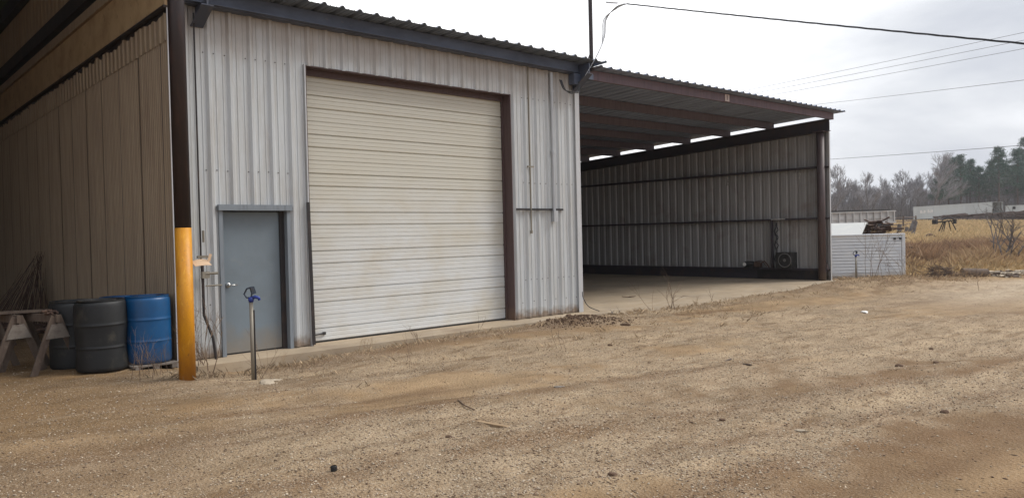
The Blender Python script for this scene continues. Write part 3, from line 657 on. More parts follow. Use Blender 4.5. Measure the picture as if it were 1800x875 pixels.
# roof over the left shed; unseen rear and far walls added to darken it
mb = ribbed(MB(), rprofile(-13, XS+.1, 0.), [], lambda u: [(-1.5, 16.2)], lambda u, d, t: (u, t, 8.0-.02*t+d)); mb.build('roof', M['roof'], ls)
mb = MB(); mb.box(-13, XS+.1, -1.42, -1.36, 7.65, 8.0)
mb.build('front_beam', M['darksteel'], ls)
mb = ribbed(MB(), rprofile(-1.0, 16, 0.), [], lambda u: [(-.1, 7.9)], lambda u, d, z: (-13-d, u, z)); mb.build('unseen_outer_wall', M['tanwall'], ls)
mb = ribbed(MB(), rprofile(-13, XS, 0.), [], lambda u: [(-.1, 7.6)], lambda u, d, z: (u, 16+d, z)); mb.build('rear_wall', M['tanwall'], ls)

# steel post with yellow foot
pz = float(ground_h(np.array([-2.30]), np.array([-1.16]))[0])
sp = thing('steel_post', 'dark red brown round steel post painted safety yellow at its foot', 'post', (-2.30, -1.16, pz))
MB().tube([(-2.30, -1.16, 1.80), (-2.30, -1.16, 7.66)], .096, 28).build('upper_shaft', M['postbrown'], sp, smooth=True)
MB().tube([(-2.30, -1.16, pz-.1), (-2.30, -1.16, 1.80)], .0975, 28).build('yellow_foot', M['yellow'], sp, smooth=True)
# cardboard flap taped to the post
cb = MB(); X0, Y0, z0 = -2.19, -1.13, 1.385
n = 8; top = []; 
for i in range(n):
    t = i/(n-1); x = X0+.20*t; dz = .035*math.sin(t*2.2)-.012*t; top.append((x, dz))
for (xa, za), (xb, zb) in zip(top, top[1:]):
    cb.raw([(xa, Y0-.10, z0-.055+za*.4), (xb, Y0-.10, z0-.055+zb*.4), (xb, Y0+.05, z0+zb), (xa, Y0+.05, z0+za), (xa, Y0-.10, z0-.059+za*.4), (xb, Y0-.10, z0-.059+zb*.4), (xb, Y0+.05, z0-.004+zb), (xa, Y0+.05, z0-.004+za)],
           [(0, 1, 2, 3), (7, 6, 5, 4), (0, 4, 5, 1), (2, 6, 7, 3), (1, 5, 6, 2), (0, 3, 7, 4)])
cb.obox((X0+.215, Y0, z0+.04), (.035, .004, .10), Matrix.Rotation(.3, 3, 'Y'))
tag(cb.build('cardboard_flap', M['card']), 'bent piece of tan cardboard stuck to the yellow part of the post', 'cardboard')

# ================================================================ hydrants
def hydrant(loc, label, hgt=.95):
    x, y, z = loc; t = thing('yard_hydrant', label, 'hydrant', loc)
    mb = MB(); mb.tube([(x, y, z-.1), (x, y, z+hgt-.16)], .024, 14); mb.build('standpipe', M['galv'], t, smooth=True)
    mb = MB(); mb.tube([(x+.026, y-.018, z-.1), (x+.026, y-.016, z+hgt-.26)], .010, 8); mb.build('guard_stake', M['darksteel'], t)
    R = RIGHT.normalized(); rr = Vector((R.x, R.y, 0)); c = Vector((x, y, z+hgt-.16))
    mb = MB(); mb.tube([c, c+Vector((0, 0, .03)), c+Vector((0, 0, .06))], [.030, .036, .030], 12)
    mb.tube([c+Vector((0, 0, .045)), c+rr*.05+Vector((0, 0, .062)), c+rr*.095+Vector((0, 0, .05)), c+rr*.105+Vector((0, 0, .02))], [.024, .022, .020, .016], 10)
    hd = mb.build('spout_head', M['hblue'], t, smooth=True)
    mb = MB(); u = Vector((0, 0, 1))
    mb.tube([c+rr*.01+u*.05, c-rr*.055+u*.055, c-rr*.085+u*.10, c-rr*.050+u*.165, c+rr*.01+u*.185], .011, 8)
    mb.obox(c+rr*.025+u*.145, (.05, .04, .09), Matrix.Rotation(-.3, 3, 'Y')); mb.tube([c+u*.05, c+rr*.015+u*.12], .010, 8)
    mb.build('lever_handle', M['hdark'], t)
    return t
h = hydrant((-1.62, -1.50, float(ground_h([-1.62], [-1.50])[0])), 'galvanised yard hydrant with blue spout standing in front of the blue grey door', 1.13)
h = hydrant((18.05, -.55, float(ground_h([18.05], [-.55])[0])), 'distant blue headed yard hydrant beside the open bay corner', .88)

# ================================================================ drums
def drum(name, x, y, z, m, label, group, r=.29, hgt=.88, closed=True, lean=0, dent=0):
    t = thing(name, label, 'drum', (x, y, z), group)
    prof = [(0, .0), (r*.93, .0), (r*.97, .015), (r*.985, .05), (r*.985, .26), (r*.985, .283), (r*.997, .289), (r*1.0, .294), (r*.997, .299), (r*.985, .305), (r*.985, .33), (r*.985, .54), (r*.985, .567), (r*.997, .573), (r*1.0, .578), (r*.997, .583), (r*.985, .589), (r*.985, .62), (r*.98, .80), (r*.97, .83), (r*.955, .85), (r*.90, .865)]
    k = hgt/.88; mb = MB(); mb.lathe((x, y, z), [(a, b*k) for a, b in prof], 40)
    if dent:
        vs = []
        for (a, b, c) in mb.v:
            f = dent*(vn(a*4+3, c*3)-.5); vs.append((a+f*(a-x)/r, b+f*(b-y)/r, c+dent*.25*(a-x)/r*(c-z)))
        mb.v = vs
    mb.build('drum_body', m, t, smooth=True)
    mb = MB(); mb.lathe((x, y, z), [(r*.90, .862*k), (r*.93, .872*k), (r*.93, .885*k), (r*.86, .885*k), (r*.84, .862*k), (0, .862*k)], 40)
    lid = mb.build('drum_lid', m, t, smooth=False)
    if closed:
        for sx in (-.6, .6): MB().tube([(x+sx*r*.85, y, z+.862*k), (x+sx*r*.85, y, z+.88*k)], .035, 12).build('bung', M['darksteel'], lid)
    return t
drum('plastic_drum', -2.33, .14, .045, M['bluedrum'], 'blue plastic drum in front of the tan wall beside the yellow post', 'drums against the tan wall')
drum('plastic_drum', -2.42, .98, .0, M['bluedrum'], 'second blue drum mostly hidden behind the front blue one', 'drums against the tan wall')
bd = drum('plastic_drum', -2.885, .19, .01, M['blackdrum'], 'dusty black drum with a slot near its foot, in front of the others', 'drums against the tan wall', dent=.05, r=.30, hgt=.90)
MB().obox((-2.78, -.065, .13), (.07, .02, .03), Matrix.Rotation(.5, 3, 'Z')).build('slot_hole', M['seal'], bd)
drum('plastic_drum', -3.06, .80, .0, M['blackdrum'], 'black drum standing in shadow behind and left of the dusty one', 'drums against the tan wall', r=.30, hgt=.88)
mb = MB()
for k in range(4): mb.box(-2.62, -2.04, -.18+k*.17, -.06+k*.17, .02, .04)
for k in range(3): mb.box(-2.60+k*.23, -2.53+k*.23, -.18, .44, -.03, .0195)
tag(mb.build('plank_base', M['plywood']), 'weathered plank base under the blue drum', 'pallet')

# ================================================================ sawhorses
def sawhorse(x, y, z, label, rz):
    t = thing('sawhorse', label, 'sawhorse', (x, y, z), 'wooden sawhorses')
    def w(px, py, pz): return (x+px, y+py, z+pz)
    H = .74; L = .72
    MB().bar(w(0, -.05, H-.05), w(0, L+.05, H-.05), .045, .10).build('top_rail', M['oldwood'], t)
    for yy in (.0, L):
        for sx in (-1, 1):
            MB().bar(w(sx*.03, yy+sx*.012, H-.02), w(sx*.31, yy+sx*.012, -.01), .085, .022, (0, 1, 0)).build('leg', M['oldwood'], t)
        d = -.03 if yy == 0 else .03
        MB().prism([(-.07, H-.12), (.07, H-.12), (.155, H-.30), (-.155, H-.30)], lambda a, b: w(a, yy+d-.01, b), lambda a, b: w(a, yy+d+.01, b)).build('gusset_plate', M['plywood'], t)
    t.rotation_euler = (0, 0, rz)
    return t
sawhorse(-3.70, .85, .0, 'left wooden sawhorse with grey plywood gusset under the board', .25)
sawhorse(-3.34, .48, .0, 'right wooden sawhorse nearest the black drums', .33)
mb = MB(); mb.obox((-3.60, 1.02, .768), (.80, .20, .025), Matrix.Rotation(-.25, 3, 'Z')); tag(mb.build('board', M['oldwood']), 'short weathered board lying across the two sawhorses', 'board')
mb = MB()
for k in range(26):
    a = random.uniform(0, 6.28); mb.obox((-3.36+random.gauss(0, .03), .62+random.gauss(0, .06), .745+random.uniform(0, .04)), (.06, .04, .02), Matrix.Rotation(a, 3, 'Z') @ Matrix.Rotation(random.uniform(-1, 1), 3, 'X'))
tag(mb.build('wood_scraps', M['rust']), 'little heap of reddish scraps on top of the right sawhorse', 'scraps')
# twiggy brush leaning on the tan wall
mb = MB()
for k in range(85):
    a = random.uniform(0, 1); bx = -2.8+random.uniform(-.5, .6); by = 6.6+random.uniform(-.9, .9)
    tx = -2.12+random.gauss(0, .05); ty = 7.3+random.gauss(0, .1); hz = random.uniform(.35, 1.0)*1.55
    f = hz/1.55; mb.tube([(bx, by, 0), (bx+(tx-bx)*f, by+(ty-by)*f, hz)], [.008, .004], 3, False)
tag(mb.build('brush_heap', M['rust'], smooth=False), 'dark pointed heap of dead brush leaning on the tan wall behind the sawhorses', 'brush', kind='stuff')
mb = MB()
for k in range(60):
    p = (-3.3+random.gauss(0, .7), 4.8+random.gauss(0, .8), .08+abs(random.gauss(0, .12))); a = random.uniform(0, 3.14)
    mb.bar(p, (p[0]+math.cos(a)*random.uniform(.2, .9), p[1]+math.sin(a)*.6, p[2]+random.uniform(-.05, .15)), random.uniform(.03, .12), .03)
tag(mb.build('timber_offcuts', M['rust']), 'dark low jumble of timber offcuts on the shed floor', 'timber', kind='stuff')

# ================================================================ things on the bay ledge
t = thing('fan_unit', 'dark boxy fan unit with round front grille on the bay ledge', 'fan', (17.24, 1.27, .36))
MB().box(17.06, 17.42, 1.02, 1.56, .362, .87).build('housing', M['machine'], t, bevel=.008)
RX = Matrix(((0, 0, -1), (0, 1, 0), (1, 0, 0)))
MB().lathe((17.055, 1.25, .62), [(.215, -.002), (.225, .012), (.205, .018), (.20, .0)], 28, RX).build('grille_ring', M['ring'], t)
MB().lathe((17.055, 1.25, .62), [(.0, .014), (.05, .014), (.05, .0)], 16, RX).build('fan_hub', M['ring'], t)
mb = MB()
for k in range(5):
    a = k*1.2566; mb.bar((17.045, 1.25+.04*math.cos(a), .62+.04*math.sin(a)), (17.045, 1.25+.19*math.cos(a+.2), .62+.19*math.sin(a+.2)), .07, .006, (1, 0, 0))
mb.build('fan_blades', M['machine'], t)
t = thing('pump_motor', 'greasy small motor and hoses lying on the bay ledge', 'motor', (17.3, 2.3, .36))
mb = MB(); mb.lathe((17.3, 2.62, .47), [(0, -.16), (.09, -.16), (.105, -.13), (.105, .12), (.08, .16), (0, .16)], 18, Matrix(((1, 0, 0), (0, 0, 1), (0, -1, 0)))); mb.box(17.2, 17.4, 2.2, 2.75, .358, .40); mb.build('motor_body', M['machine'], t)
mb = MB(); mb.obox((17.28, 2.30, .47), (.16, .22, .16)); mb.tube([(17.28, 2.2, .5), (17.25, 2.05, .58), (17.28, 1.95, .45), (17.26, 1.9, .38)], .02, 8); mb.tube([(17.27, 2.4, .55), (17.24, 2.15, .60), (17.27, 1.98, .40)], .014, 8); mb.build('gearbox', M['rust'], t)
MB().lathe((17.19, 2.74, .47), [(0, .02), (.055, .02), (.06, 0)], 16, RX).build('end_cap', M['paper'], t)
mb = MB(); mb.tube([(XW-.12, 1.72+.1*math.sin(i*1.3)*.4, .55+i*.09) for i in range(15)], .018, 6); mb.tube([(XW-.14, 1.66+.05*math.cos(i*1.7), .95+i*.07) for i in range(13)], .015, 6)
tag(mb.build('hanging_hose', M['cable']), 'dark coiled hose hanging beside the stud on the bay wall', 'hose')

# ================================================================ cables
mb = MB(); A = Vector((6.75, -.55, 6.22)); B = Vector((5.6, -8.9, 3.72))
A = Vector((6.9, -.75, 6.30)); npt = 60
B = A+(Vector((5.41, -8.07, 3.84))-A)*1.35
base = [A.lerp(B, i/npt)+Vector((0, 0, -.08*(i/npt)*(1-i/npt)*1.0)) for i in range(npt+1)]
sub = [p for p in base]
def twisted(ph, rad):
    out = []
    for i in range(npt*5+1):
        t = i/(npt*5); p = A.lerp(B, t)+Vector((0, 0, -.08*t*(1-t))); a = t*60+ph; out.append(p+Vector((math.cos(a)*rad, 0, math.sin(a)*rad)))
    return out
mb.tube(twisted(0, .008), .0065, 5); mb.tube(twisted(2.1, .008), .0065, 5); mb.tube(twisted(4.2, .009), .006, 5)
drop = thing('service_drop_cable', 'twisted black service cable crossing the sky from the roof mast', 'cable', tuple(A))
mb.build('cable_strands', M['cable'], drop)
mb = MB(); mb.tube([(6.42, -.25, 6.44), (6.60, -.45, 6.36), A], .004, 5); mb.tube([(6.62, -.42, 6.35), (6.78, -.6, 6.33)], .014, 8); mb.build('strain_clamp', M['alu'], drop)
def curve(P, n=10):
    P = [Vector(p) for p in P]; out = []
    for i in range(len(P)-1):
        p0, p1, p2, p3 = P[max(i-1, 0)], P[i], P[i+1], P[min(i+2, len(P)-1)]
        for k in range(n):
            t = k/n; out.append(.5*((2*p1)+(-p0+p2)*t+(2*p0-5*p1+4*p2-p3)*t*t+(-p0+3*p1-3*p2+p3)*t**3))
    out.append(P[-1]); return out
t = thing('service_lead_wires', 'thin loose wires dropping from the mast down to the eave bracket', 'wire', (6.3, -.4, 5.5))
for k, (dx, mm, rr) in enumerate(((0, 'alu', .006), (.03, 'cable', .006), (-.035, 'cable', .005))):
    MB().tube(curve([A, (6.70-dx, -.66, 6.22), (6.50+dx, -.50, 5.98), (6.44+dx, -.50, 5.65), (6.26, -.58, 5.38), (6.0, -.62, 5.06), (5.82, -.52, 4.74)]), rr*1.5, 6).build('wire', M[mm], t)
for k in range(3):
    MB().tube(curve([(5.92, -.25, 4.68), (5.86+.02*k, -.27, 4.50-.02*k), (5.66, -.30, 4.40+.02*k), (5.50-.02*k, -.27, 4.47), (5.45-.03*k, -.22, 4.66)]), .009, 6).build('wire', M['cable'], t)
def wire(a, b, sag, label, r=.02):
    a, b = Vector(a), Vector(b); d = b-a; a2 = a-d*1.2; b2 = b+d*1.2
    mb = MB(); mb.tube([a2.lerp(b2, i/40)+Vector((0, 0, -sag*4*(i/40)*(1-i/40)))+Vector((0, 0, sag)) for i in range(41)], r, 4)
    return tag(mb.build('power_line', M['wire']), label, 'power line', 'power lines across the sky')
wire((66.8, 31.5, 15.96), (52.96, 3.37, 13.91), .3, 'highest of three close thin wires crossing the sky above the bay roof', .015)
wire((67.5, 30.9, 15.66), (53.1, 3.1, 13.45), .3, 'middle of three close thin wires crossing the sky above the bay roof', .015)
wire((68.6, 29.9, 15.40), (53.3, 2.9, 12.95), .3, 'lowest of three close thin wires crossing the sky above the bay roof', .015)
wire((70.64, 27.9, 14.18), (41.14, .55, 8.98), .3, 'single thin wire meeting the right tip of the bay roof', .014)
wire((83.27, 29.73, 9.55), (64.44, 6.22, 7.62), .3, 'lowest single wire just above the bare treetops', .024)

# ================================================================ white box etc.
def frame_xy(ang): return Matrix.Rotation(ang, 3, 'Z')
def local_box(t, name, m, c, size, R, bev=0):
    mb = MB(); mb.obox(c, size, R); return mb.build(name, m, t, bevel=bev)
# white box body: right front corner near (23.2,-.1)
wb = thing('white_box_body', 'low white truck box with horizontal lap siding beside the open bay', 'truck box', (21.5, 1.6, -.2))
cr0 = Vector((23.20, -.09, -.26)); ex = Vector((-.735, .678, 0)).normalized()*1.0; ey = Vector((.85, .52, 0)).normalized()
ex = Vector((-.70, .714, 0)).normalized(); ey = Vector((.714, .70, 0)).normalized(); ez = Vector((0, 0, 1))
mb = MB(); Lx = 5.6; nl = 14; HH = 1.56; hh = HH/nl
for i in range(nl):
    a, b = i*hh, (i+1)*hh; o1 = -ey*.022
    P0 = cr0+ex*.13; P1 = cr0+ex*Lx
    g_ = .013; mb.quad(P0+o1+ez*(a+g_), P1+o1+ez*(a+g_), P1+o1*.3+ez*b, P0+o1*.3+ez*b); mb.quad(P0+o1*.3+ez*b, P1+o1*.3+ez*b, P1-o1+ez*b, P0-o1+ez*b); mb.quad(P0+o1+ez*(a+g_), P0-o1+ez*(a+g_), P1-o1+ez*(a+g_), P1+o1+ez*(a+g_))
mb.build('lap_siding', M['white'], wb)
mb = MB(); Rb = Matrix((ex, ey, ez)).transposed(); mb.obox(cr0+ex*(Lx/2+.06)+ey*1.08+ez*(HH/2), (Lx-.12, 2.06, HH), Rb); mb.build('box_core', M['white'], wb)
mb = MB(); mb.obox(cr0+ex*.06+ey*1.04+ez*(HH/2), (.12, 2.16, HH+.02), Rb); mb.obox(cr0+ex*(Lx/2)-ey*.01+ez*(HH+.02), (Lx, .08, .07), Rb); mb.build('corner_post', M['white'], wb, bevel=.02)
for q in (.18, .38): MB().obox(cr0+ex*q-ey*.05+ez*(HH-.13), (.06, .06, .07), Rb).build('marker_lamp', M['seal'], wb)
mb = MB(); mb.obox(cr0+ex*2+ey*1.0-ez*.06, (4, 1.6, .12), Rb); mb.build('skid', M['blackin'], wb)
# white gabled cap behind
cp = thing('white_canopy_shell', 'cream white gabled shell with dark open end behind the white box', 'canopy', (27, 4, 0))
c0 = Vector((27.75, 3.35, 0.0)); lx = Vector((-.2, .98, 0)); ly = Vector((.98, .20, 0))
poly = [(0, .0), (0, .95), (.72, 1.66), (1.45, 1.66-.02), (2.15, .95), (2.15, 0)]
poly = [(0, .0), (0, 1.28), (1.1, 1.80), (2.2, 1.5), (2.2, 0)]
mb = MB()
for (a, za), (b, zb) in zip(poly[:-1], poly[1:]):
    A_ = c0+ly*a+ez*za; B_ = c0+ly*b+ez*zb; mb.quad(A_, B_, B_+lx*6, A_+lx*6); k = ez*-.04; mb.quad(A_+k, A_+lx*6+k, B_+lx*6+k, B_+k); mb.quad(A_, A_+k, B_+k, B_)
mb.build('roof_shell', M['whitecap'], cp)
mb = MB(); mb.raw([tuple(c0+ly*a+ez*(z-.03)+lx*.5) for a, z in poly], [tuple(range(5))]); mb.build('dark_interior', M['blackin'], cp)
# dump trailer body
dt = thing('dump_trailer', 'long pale grey ribbed dump trailer body beyond the white box', 'trailer', (68, 20, 1.9))
a = Vector((72.6, 19.0, 1.93)); b = Vector((60.5, 21.3, 1.75)); ax = (b-a); Ld = ax.length; ax.normalize(); nrm = Vector((-ax.y, ax.x, 0)).normalized()
if nrm.dot(FWD) < 0: nrm = -nrm
mb = MB(); Rt = Matrix((ax, nrm, ax.cross(nrm))).transposed(); mb.obox(a+ax*Ld/2+nrm*1.2+ez*.60, (Ld, 2.4, 1.2), Rt); mb.build('box_side', M['dump'], dt)
for i in range(12):
    mb = MB(); mb.obox(a+ax*(.3+i*(Ld-.6)/11)-nrm*.06+ez*.60, (.12, .12, 1.2), Rt); mb.build('side_rib', M['dump'], dt)
mb = MB(); mb.obox(a+ax*Ld/2-nrm*.06+ez*1.13, (Ld, .12, .10), Rt); mb.obox(a+ax*Ld/2-nrm*.06+ez*.05, (Ld, .12, .12), Rt); mb.obox(a+ax*Ld/2-nrm*.04+ez*.5, (Ld, .05, .05), Rt); mb.build('side_rail', M['dump'], dt)
mb = MB(); mb.obox(a+ax*(Ld/2+.4)+nrm*1.1+ez*1.27, (Ld-.9, 2.4, .12), Rt); mb.build('rolled_tarp', M['blackin'], dt)
mb = MB(); mb.obox(a+ax*Ld/2+nrm*.6-ez*.12, (Ld-.3, .9, .22), Rt); mb.build('chassis', M['blackin'], dt)
for i in (1.2, 2.5, Ld-2):
    for sgn in (0.15, 2.1):
        mb = MB(); mb.lathe(a+ax*i+nrm*sgn-ez*.55, [(0, -.14), (.3, -.14), (.5, -.12), (.5, .12), (.3, .14), (0, .14)], 20, Matrix((ax, ez, nrm)).transposed()); mb.build('wheel', M['seal'], dt)
# semi trailers
def semi(a, b, hgt, label, opened, tilt=0, marks=False, wid=2.6, win=False):
    a, b = Vector(a), Vector(b); ax = (b-a); L = ax.length; ax.normalize(); nrm = Vector((-ax.y, ax.x, 0)).normalized()
    if nrm.dot(FWD) < 0: nrm = -nrm
    upv = ax.cross(nrm); upv = upv if upv.z > 0 else -upv; R = Matrix((ax, nrm, upv)).transposed()
    t = thing('semi_trailer', label, 'trailer', tuple(a), 'old box trailers at the far field edge')
    th = .05; W_ = wid
    mb = MB()
    mb.obox(a+ax*L/2+nrm*th/2+upv*hgt/2, (L, th, hgt), R); mb.obox(a+ax*L/2+nrm*(W_-th/2)+upv*hgt/2, (L, th, hgt), R)
    mb.obox(a+ax*L/2+nrm*W_/2+upv*(hgt-.02), (L-.02, W_-2*th, .04), R); mb.obox(a+ax*.03+nrm*W_/2+upv*(hgt/2), (.05, W_-2*th, hgt-.1), R)
    sh = mb.build('trailer_shell', M['trailer'], t)
    mb = MB(); mb.obox(a+ax*L/2+nrm*W_/2+upv*.06, (L-.1, W_-2*th, .10), R); mb.obox(a+ax*(L-2.5)+nrm*W_/2+upv*(hgt/2), (.05, W_-2*th-.01, hgt-.22), R); mb.build('interior_floor', M['blackin'], t)
    mb = MB()
    n = int(L/1.2)
    for i in range(n+1): mb.obox(a+ax*(i*L/n*.999+.02)-nrm*.015+upv*hgt/2, (.05, .03, hgt-.02), R)
    mb.obox(a+ax*L/2-nrm*.02+upv*.08, (L, .04, .14), R); mb.obox(a+ax*L/2-nrm*.02+upv*(hgt-.05), (L, .04, .09), R)
    mb.build('side_rail', M['trailer'], t)
    mb = MB(); mb.obox(a+ax*L/2+nrm*W_/2-upv*.12, (L-.4, .9, .22), R); mb.obox(a+ax*L*.22+nrm*W_/2-upv*.55, (.15, 1.8, .9), R); mb.build('chassis', M['blackin'], t)
    for i in (L-2.0, L-3.3):
        mb = MB(); mb.lathe(a+ax*i+nrm*.3-upv*.6, [(0, -.14), (.3, -.14), (.5, -.12), (.5, .12), (.3, .14), (0, .14)], 20, Matrix((ax, upv, nrm)).transposed()); mb.build('wheel', M['seal'], t)
    if marks:
        mb = MB()
        for i, (s0, s1, z0_, z1_) in enumerate(((1.2, 1.6, .5, .95), (1.65, 1.85, .5, .7), (1.9, 2.15, .5, .95), (2.2, 2.3, .62, .9), (2.6, 2.85, .5, 1.0), (2.9, 3.1, .5, .8), (3.15, 3.3, .5, 1.0), (3.35, 3.6, .55, .95), (1.2, 2.2, .46, .5), (2.6, 3.6, .46, .5))):
            mb.obox(a+ax*(s0+s1)/2*1.05-nrm*.02+upv*(hgt*.30+(z0_+z1_)/2-.1), (s1-s0, .01, z1_-z0_), R)
        mb.build('worn_lettering', M['paper'], t)
    if win:
        mb = MB(); mb.obox(a+ax*L*.45-nrm*.03+upv*hgt*.8, (.45, .03, .4), R); mb.build('window', M['blackin'], t)
        mb = MB(); mb.obox(a+ax*L*.38-nrm*.03+upv*hgt*.42, (.04, .03, hgt*.8), R); mb.build('door_line', M['blackin'], t)
    return t
def semi_open(a, b, *k, **kw): return semi(a, b, *k, **kw)
semi_open((142.9, 42.5, 2.72), (139.4, 28.9, 2.95), 2.25, 'long dull aluminium box trailer with an open dark rear end', True, marks=True, wid=3.0)
semi_open((137.9, 26.7, 2.40), (137.15, 23.8, 2.36), 2.10, 'short grey box trailer with a small window right of the long trailer', True, wid=2.6, win=True)

# rail fence
t = thing('rail_fence', 'broken wooden rail fence between the dump trailer and the long trailer', 'fence', (83, 22, 1.2))
a = Vector((77.3, 21.4, 0)); b = Vector((90, 23.3, 0))
for i in range(4): MB().tube([a+ez*(1.35+i*.36), a.lerp(b, .5)+ez*(1.40+i*.36+random.uniform(-.06, .06)), b+ez*(1.55+i*.35)], .05, 6).build('rail', M['oldwood'], t)
for k in (0, .5, 1): MB().tube([a.lerp(b, k)+ez*.5, a.lerp(b, k)+ez*(2.65+.1*k)], .09, 7).build('post', M['oldwood'], t)
# stumps
t = thing('dead_stump', 'split dead tree stump standing in front of the rail fence', 'stump', (57.7, 12.3, .2))
for dx, h_, ln, r_ in ((0, 1.75, .10, .20), (.95, 1.95, .45, .26), (.55, 1.5, .2, .16)):
    p = Vector((57.1, 12.9, .0))+Vector((.70, -.70, 0))*dx*.8; MB().tube([p, p+Vector((ln*.5, -ln*.4, h_*.6)), p+Vector((ln, -ln*.8, h_))], [r_*1.3, r_, r_*.8], 7).build('trunk', M['bark'], t)
# black tripod machine
t = thing('black_stand_machine', 'black skeletal machine on splayed legs in the tall grass before the long trailer', 'machine', (60, 10.6, .3))
c = Vector((60.2, 10.4, 1.70)); KS = .62
c.z += .25
for dx, dy in ((-1.0, .8), (-.55, .3), (.35, -.35), (1.0, -.95), (.1, .8)): MB().tube([c+Vector((dx*.25, dy*.25, -.1)), c+Vector((dx*.7, dy*.7, -1.3))], .04, 6).build('leg', M['blackin'], t)
mb = MB(); mb.bar(c+Vector((-.75, .7, -.15)), c+Vector((.55, -.5, .0)), .09, .10); mb.obox(c+Vector((-.7, .65, -.1)), (.32, .32, .34)); mb.tube([c+Vector((-.3, .3, 0)), c+Vector((0, 0, .22)), c+Vector((.25, -.2, .18)), c+Vector((.4, -.4, 0))], .05, 6); mb.obox(c+Vector((.45, -.4, -.1)), (.2, .2, .34)); mb.build('frame', M['blackin'], t)
# arch shaped rusty rim
mb = MB(); c = Vector((51.2, 8.6, .55)); mb.tube([c+Vector((.42*math.cos(q)*.7, -.42*math.cos(q)*.7, .40*math.sin(q))) for q in np.linspace(-.5, 3.6, 18)], .09, 8)
tag(mb.build('old_tire', M['rust']), 'half buried rusty rim in the tall grass below the stump', 'rim')
# scrap pile
mb = MB()
for k in range(300):
    u_, v_ = random.gauss(0, 1), random.uniform(0, 1); p = Vector((29.75, 3.65, 0))+Vector((.70, -.70, 0))*u_*.62+Vector((.7, .7, 0))*random.uniform(-1, 1)
    p.z = .25+v_*1.65*math.exp(-(u_/1.6)**2)
    a_ = random.uniform(0, 6.28); q = p+Vector((math.cos(a_), math.sin(a_), random.uniform(-.5, .5)))*random.uniform(.2, .75)
    if random.random() < .25: mb.obox(p, (random.uniform(.2, .5), random.uniform(.15, .4), .04), Matrix.Rotation(a_, 3, 'Z') @ Matrix.Rotation(random.uniform(-1, 1), 3, 'X'))
    else: mb.tube([p, q], random.uniform(.015, .045), 5)
tag(mb.build('scrap_heap', M['rust']), 'tangled heap of rusty scrap iron behind the white box', 'scrap', kind='stuff')
# dark spoil bank under the trailers
def heap(name, a, b, w, h_, m, label, cat, n=60, kind='stuff', seed=1):
    a, b = Vector(a), Vector(b); ax = (b-a); L = ax.length; ax.normalize(); nr = Vector((-ax.y, ax.x, 0)); V = []; k = 11
    for i in range(n+1):
        s_ = i/n; hh_ = h_*(math.sin(math.pi*min(max(s_, .02), .98))**.5)*(.45+1.1*float(fbm(np.array([s_*L*.5+seed]), np.array([seed*3.]), 4)[0]))
        for j in range(k):
            v_ = j/(k-1)*2-1; p = a+ax*L*s_+nr*w*v_; z = hh_*(1-v_*v_)+.12*h_*float(fbm(np.array([s_*L*2]), np.array([v_*4.+seed]), 3)[0]); V.append((p.x, p.y, a.z+(b.z-a.z)*s_+z-.05))
    Fq = [(i*k+j, i*k+j+1, (i+1)*k+j+1, (i+1)*k+j) for i in range(n) for j in range(k-1)]
    mb = MB(); mb.raw(V, Fq); return tag(mb.build(name, m), label, cat, kind=kind)
heap('spoil_bank', (124, 34, 1.7), (112.5, 17.5, 1.7), 2.2, 1.35, M['spoil'], 'long dark brown bank of logs and soil under the far trailers', 'bank', seed=4)
mb = MB()
for k in range(190):
    s_ = random.random(); p = Vector((122.5, 33, 2.0)).lerp(Vector((112, 18, 2.0)), s_)-Vector((1.2, 1.0, 0)); p.z = 1.9+random.uniform(0, 1.1)
    mb.tube([p, p+Vector((random.uniform(-.8, .2), -random.uniform(1, 3.2), random.uniform(-.25, .25)))], random.uniform(.06, .15), 5)
tag(mb.build('log_jumble', M['pinebark']), 'jumble of dark logs lying along the bank below the far trailers', 'logs', kind='stuff')
# near-field brush heap, cut log, rubble
mb = MB()
for k in range(420):
    u_ = random.gauss(0, .36); p = Vector((22.35, -1.55, -.18))+Vector((.70, -.70, 0))*u_+Vector((.7, .7, 0))*random.gauss(0, .25); p.z += random.random()*.42*math.exp(-(u_/.5)**2)
    a_ = random.uniform(0, 6.28); mb.tube([p, p+Vector((math.cos(a_), math.sin(a_), random.uniform(-.3, .5)))*random.uniform(.1, .3)], .008, 3, False)
tag(mb.build('brush_pile', M['pinebark']), 'low dark pile of cut brush at the near edge of the field', 'brush', kind='stuff')
mb = MB(); p = Vector((23.05, -2.35, -.02)); mb.tube([p+Vector((-.30, .30, .03)), p, p+Vector((.28, -.28, -.01))], [.15, .16, .15], 12)
tag(mb.build('cut_log', M['oldwood'], smooth=False), 'short thick cut log lying right of the brush pile', 'log')
mb = MB(); mb2 = MB()
for k in range(300):
    u_ = random.uniform(0, 2.6); p = Vector((23.4, -2.8, -.13))+Vector((.70, -.70, 0))*u_+Vector((.7, .7, 0))*random.gauss(0, .8); p.z = float(ground_h([p.x], [p.y])[0])+random.uniform(.01, .14)
    (mb if random.random() < .55 else mb2).obox(p, (random.uniform(.04, .26), random.uniform(.04, .13), random.uniform(.015, .06)), Matrix.Rotation(random.uniform(0, 6.28), 3, 'Z') @ Matrix.Rotation(random.uniform(-.8, .8), 3, 'X'))
tag(mb2.build('broken_boards', M['oldwood']), 'dark broken boards mixed into the pale rubble along the field edge', 'boards', kind='stuff')
tag(mb.build('rubble', M['stone']), 'spread of pale broken boards and rubble along the field edge', 'rubble', kind='stuff')

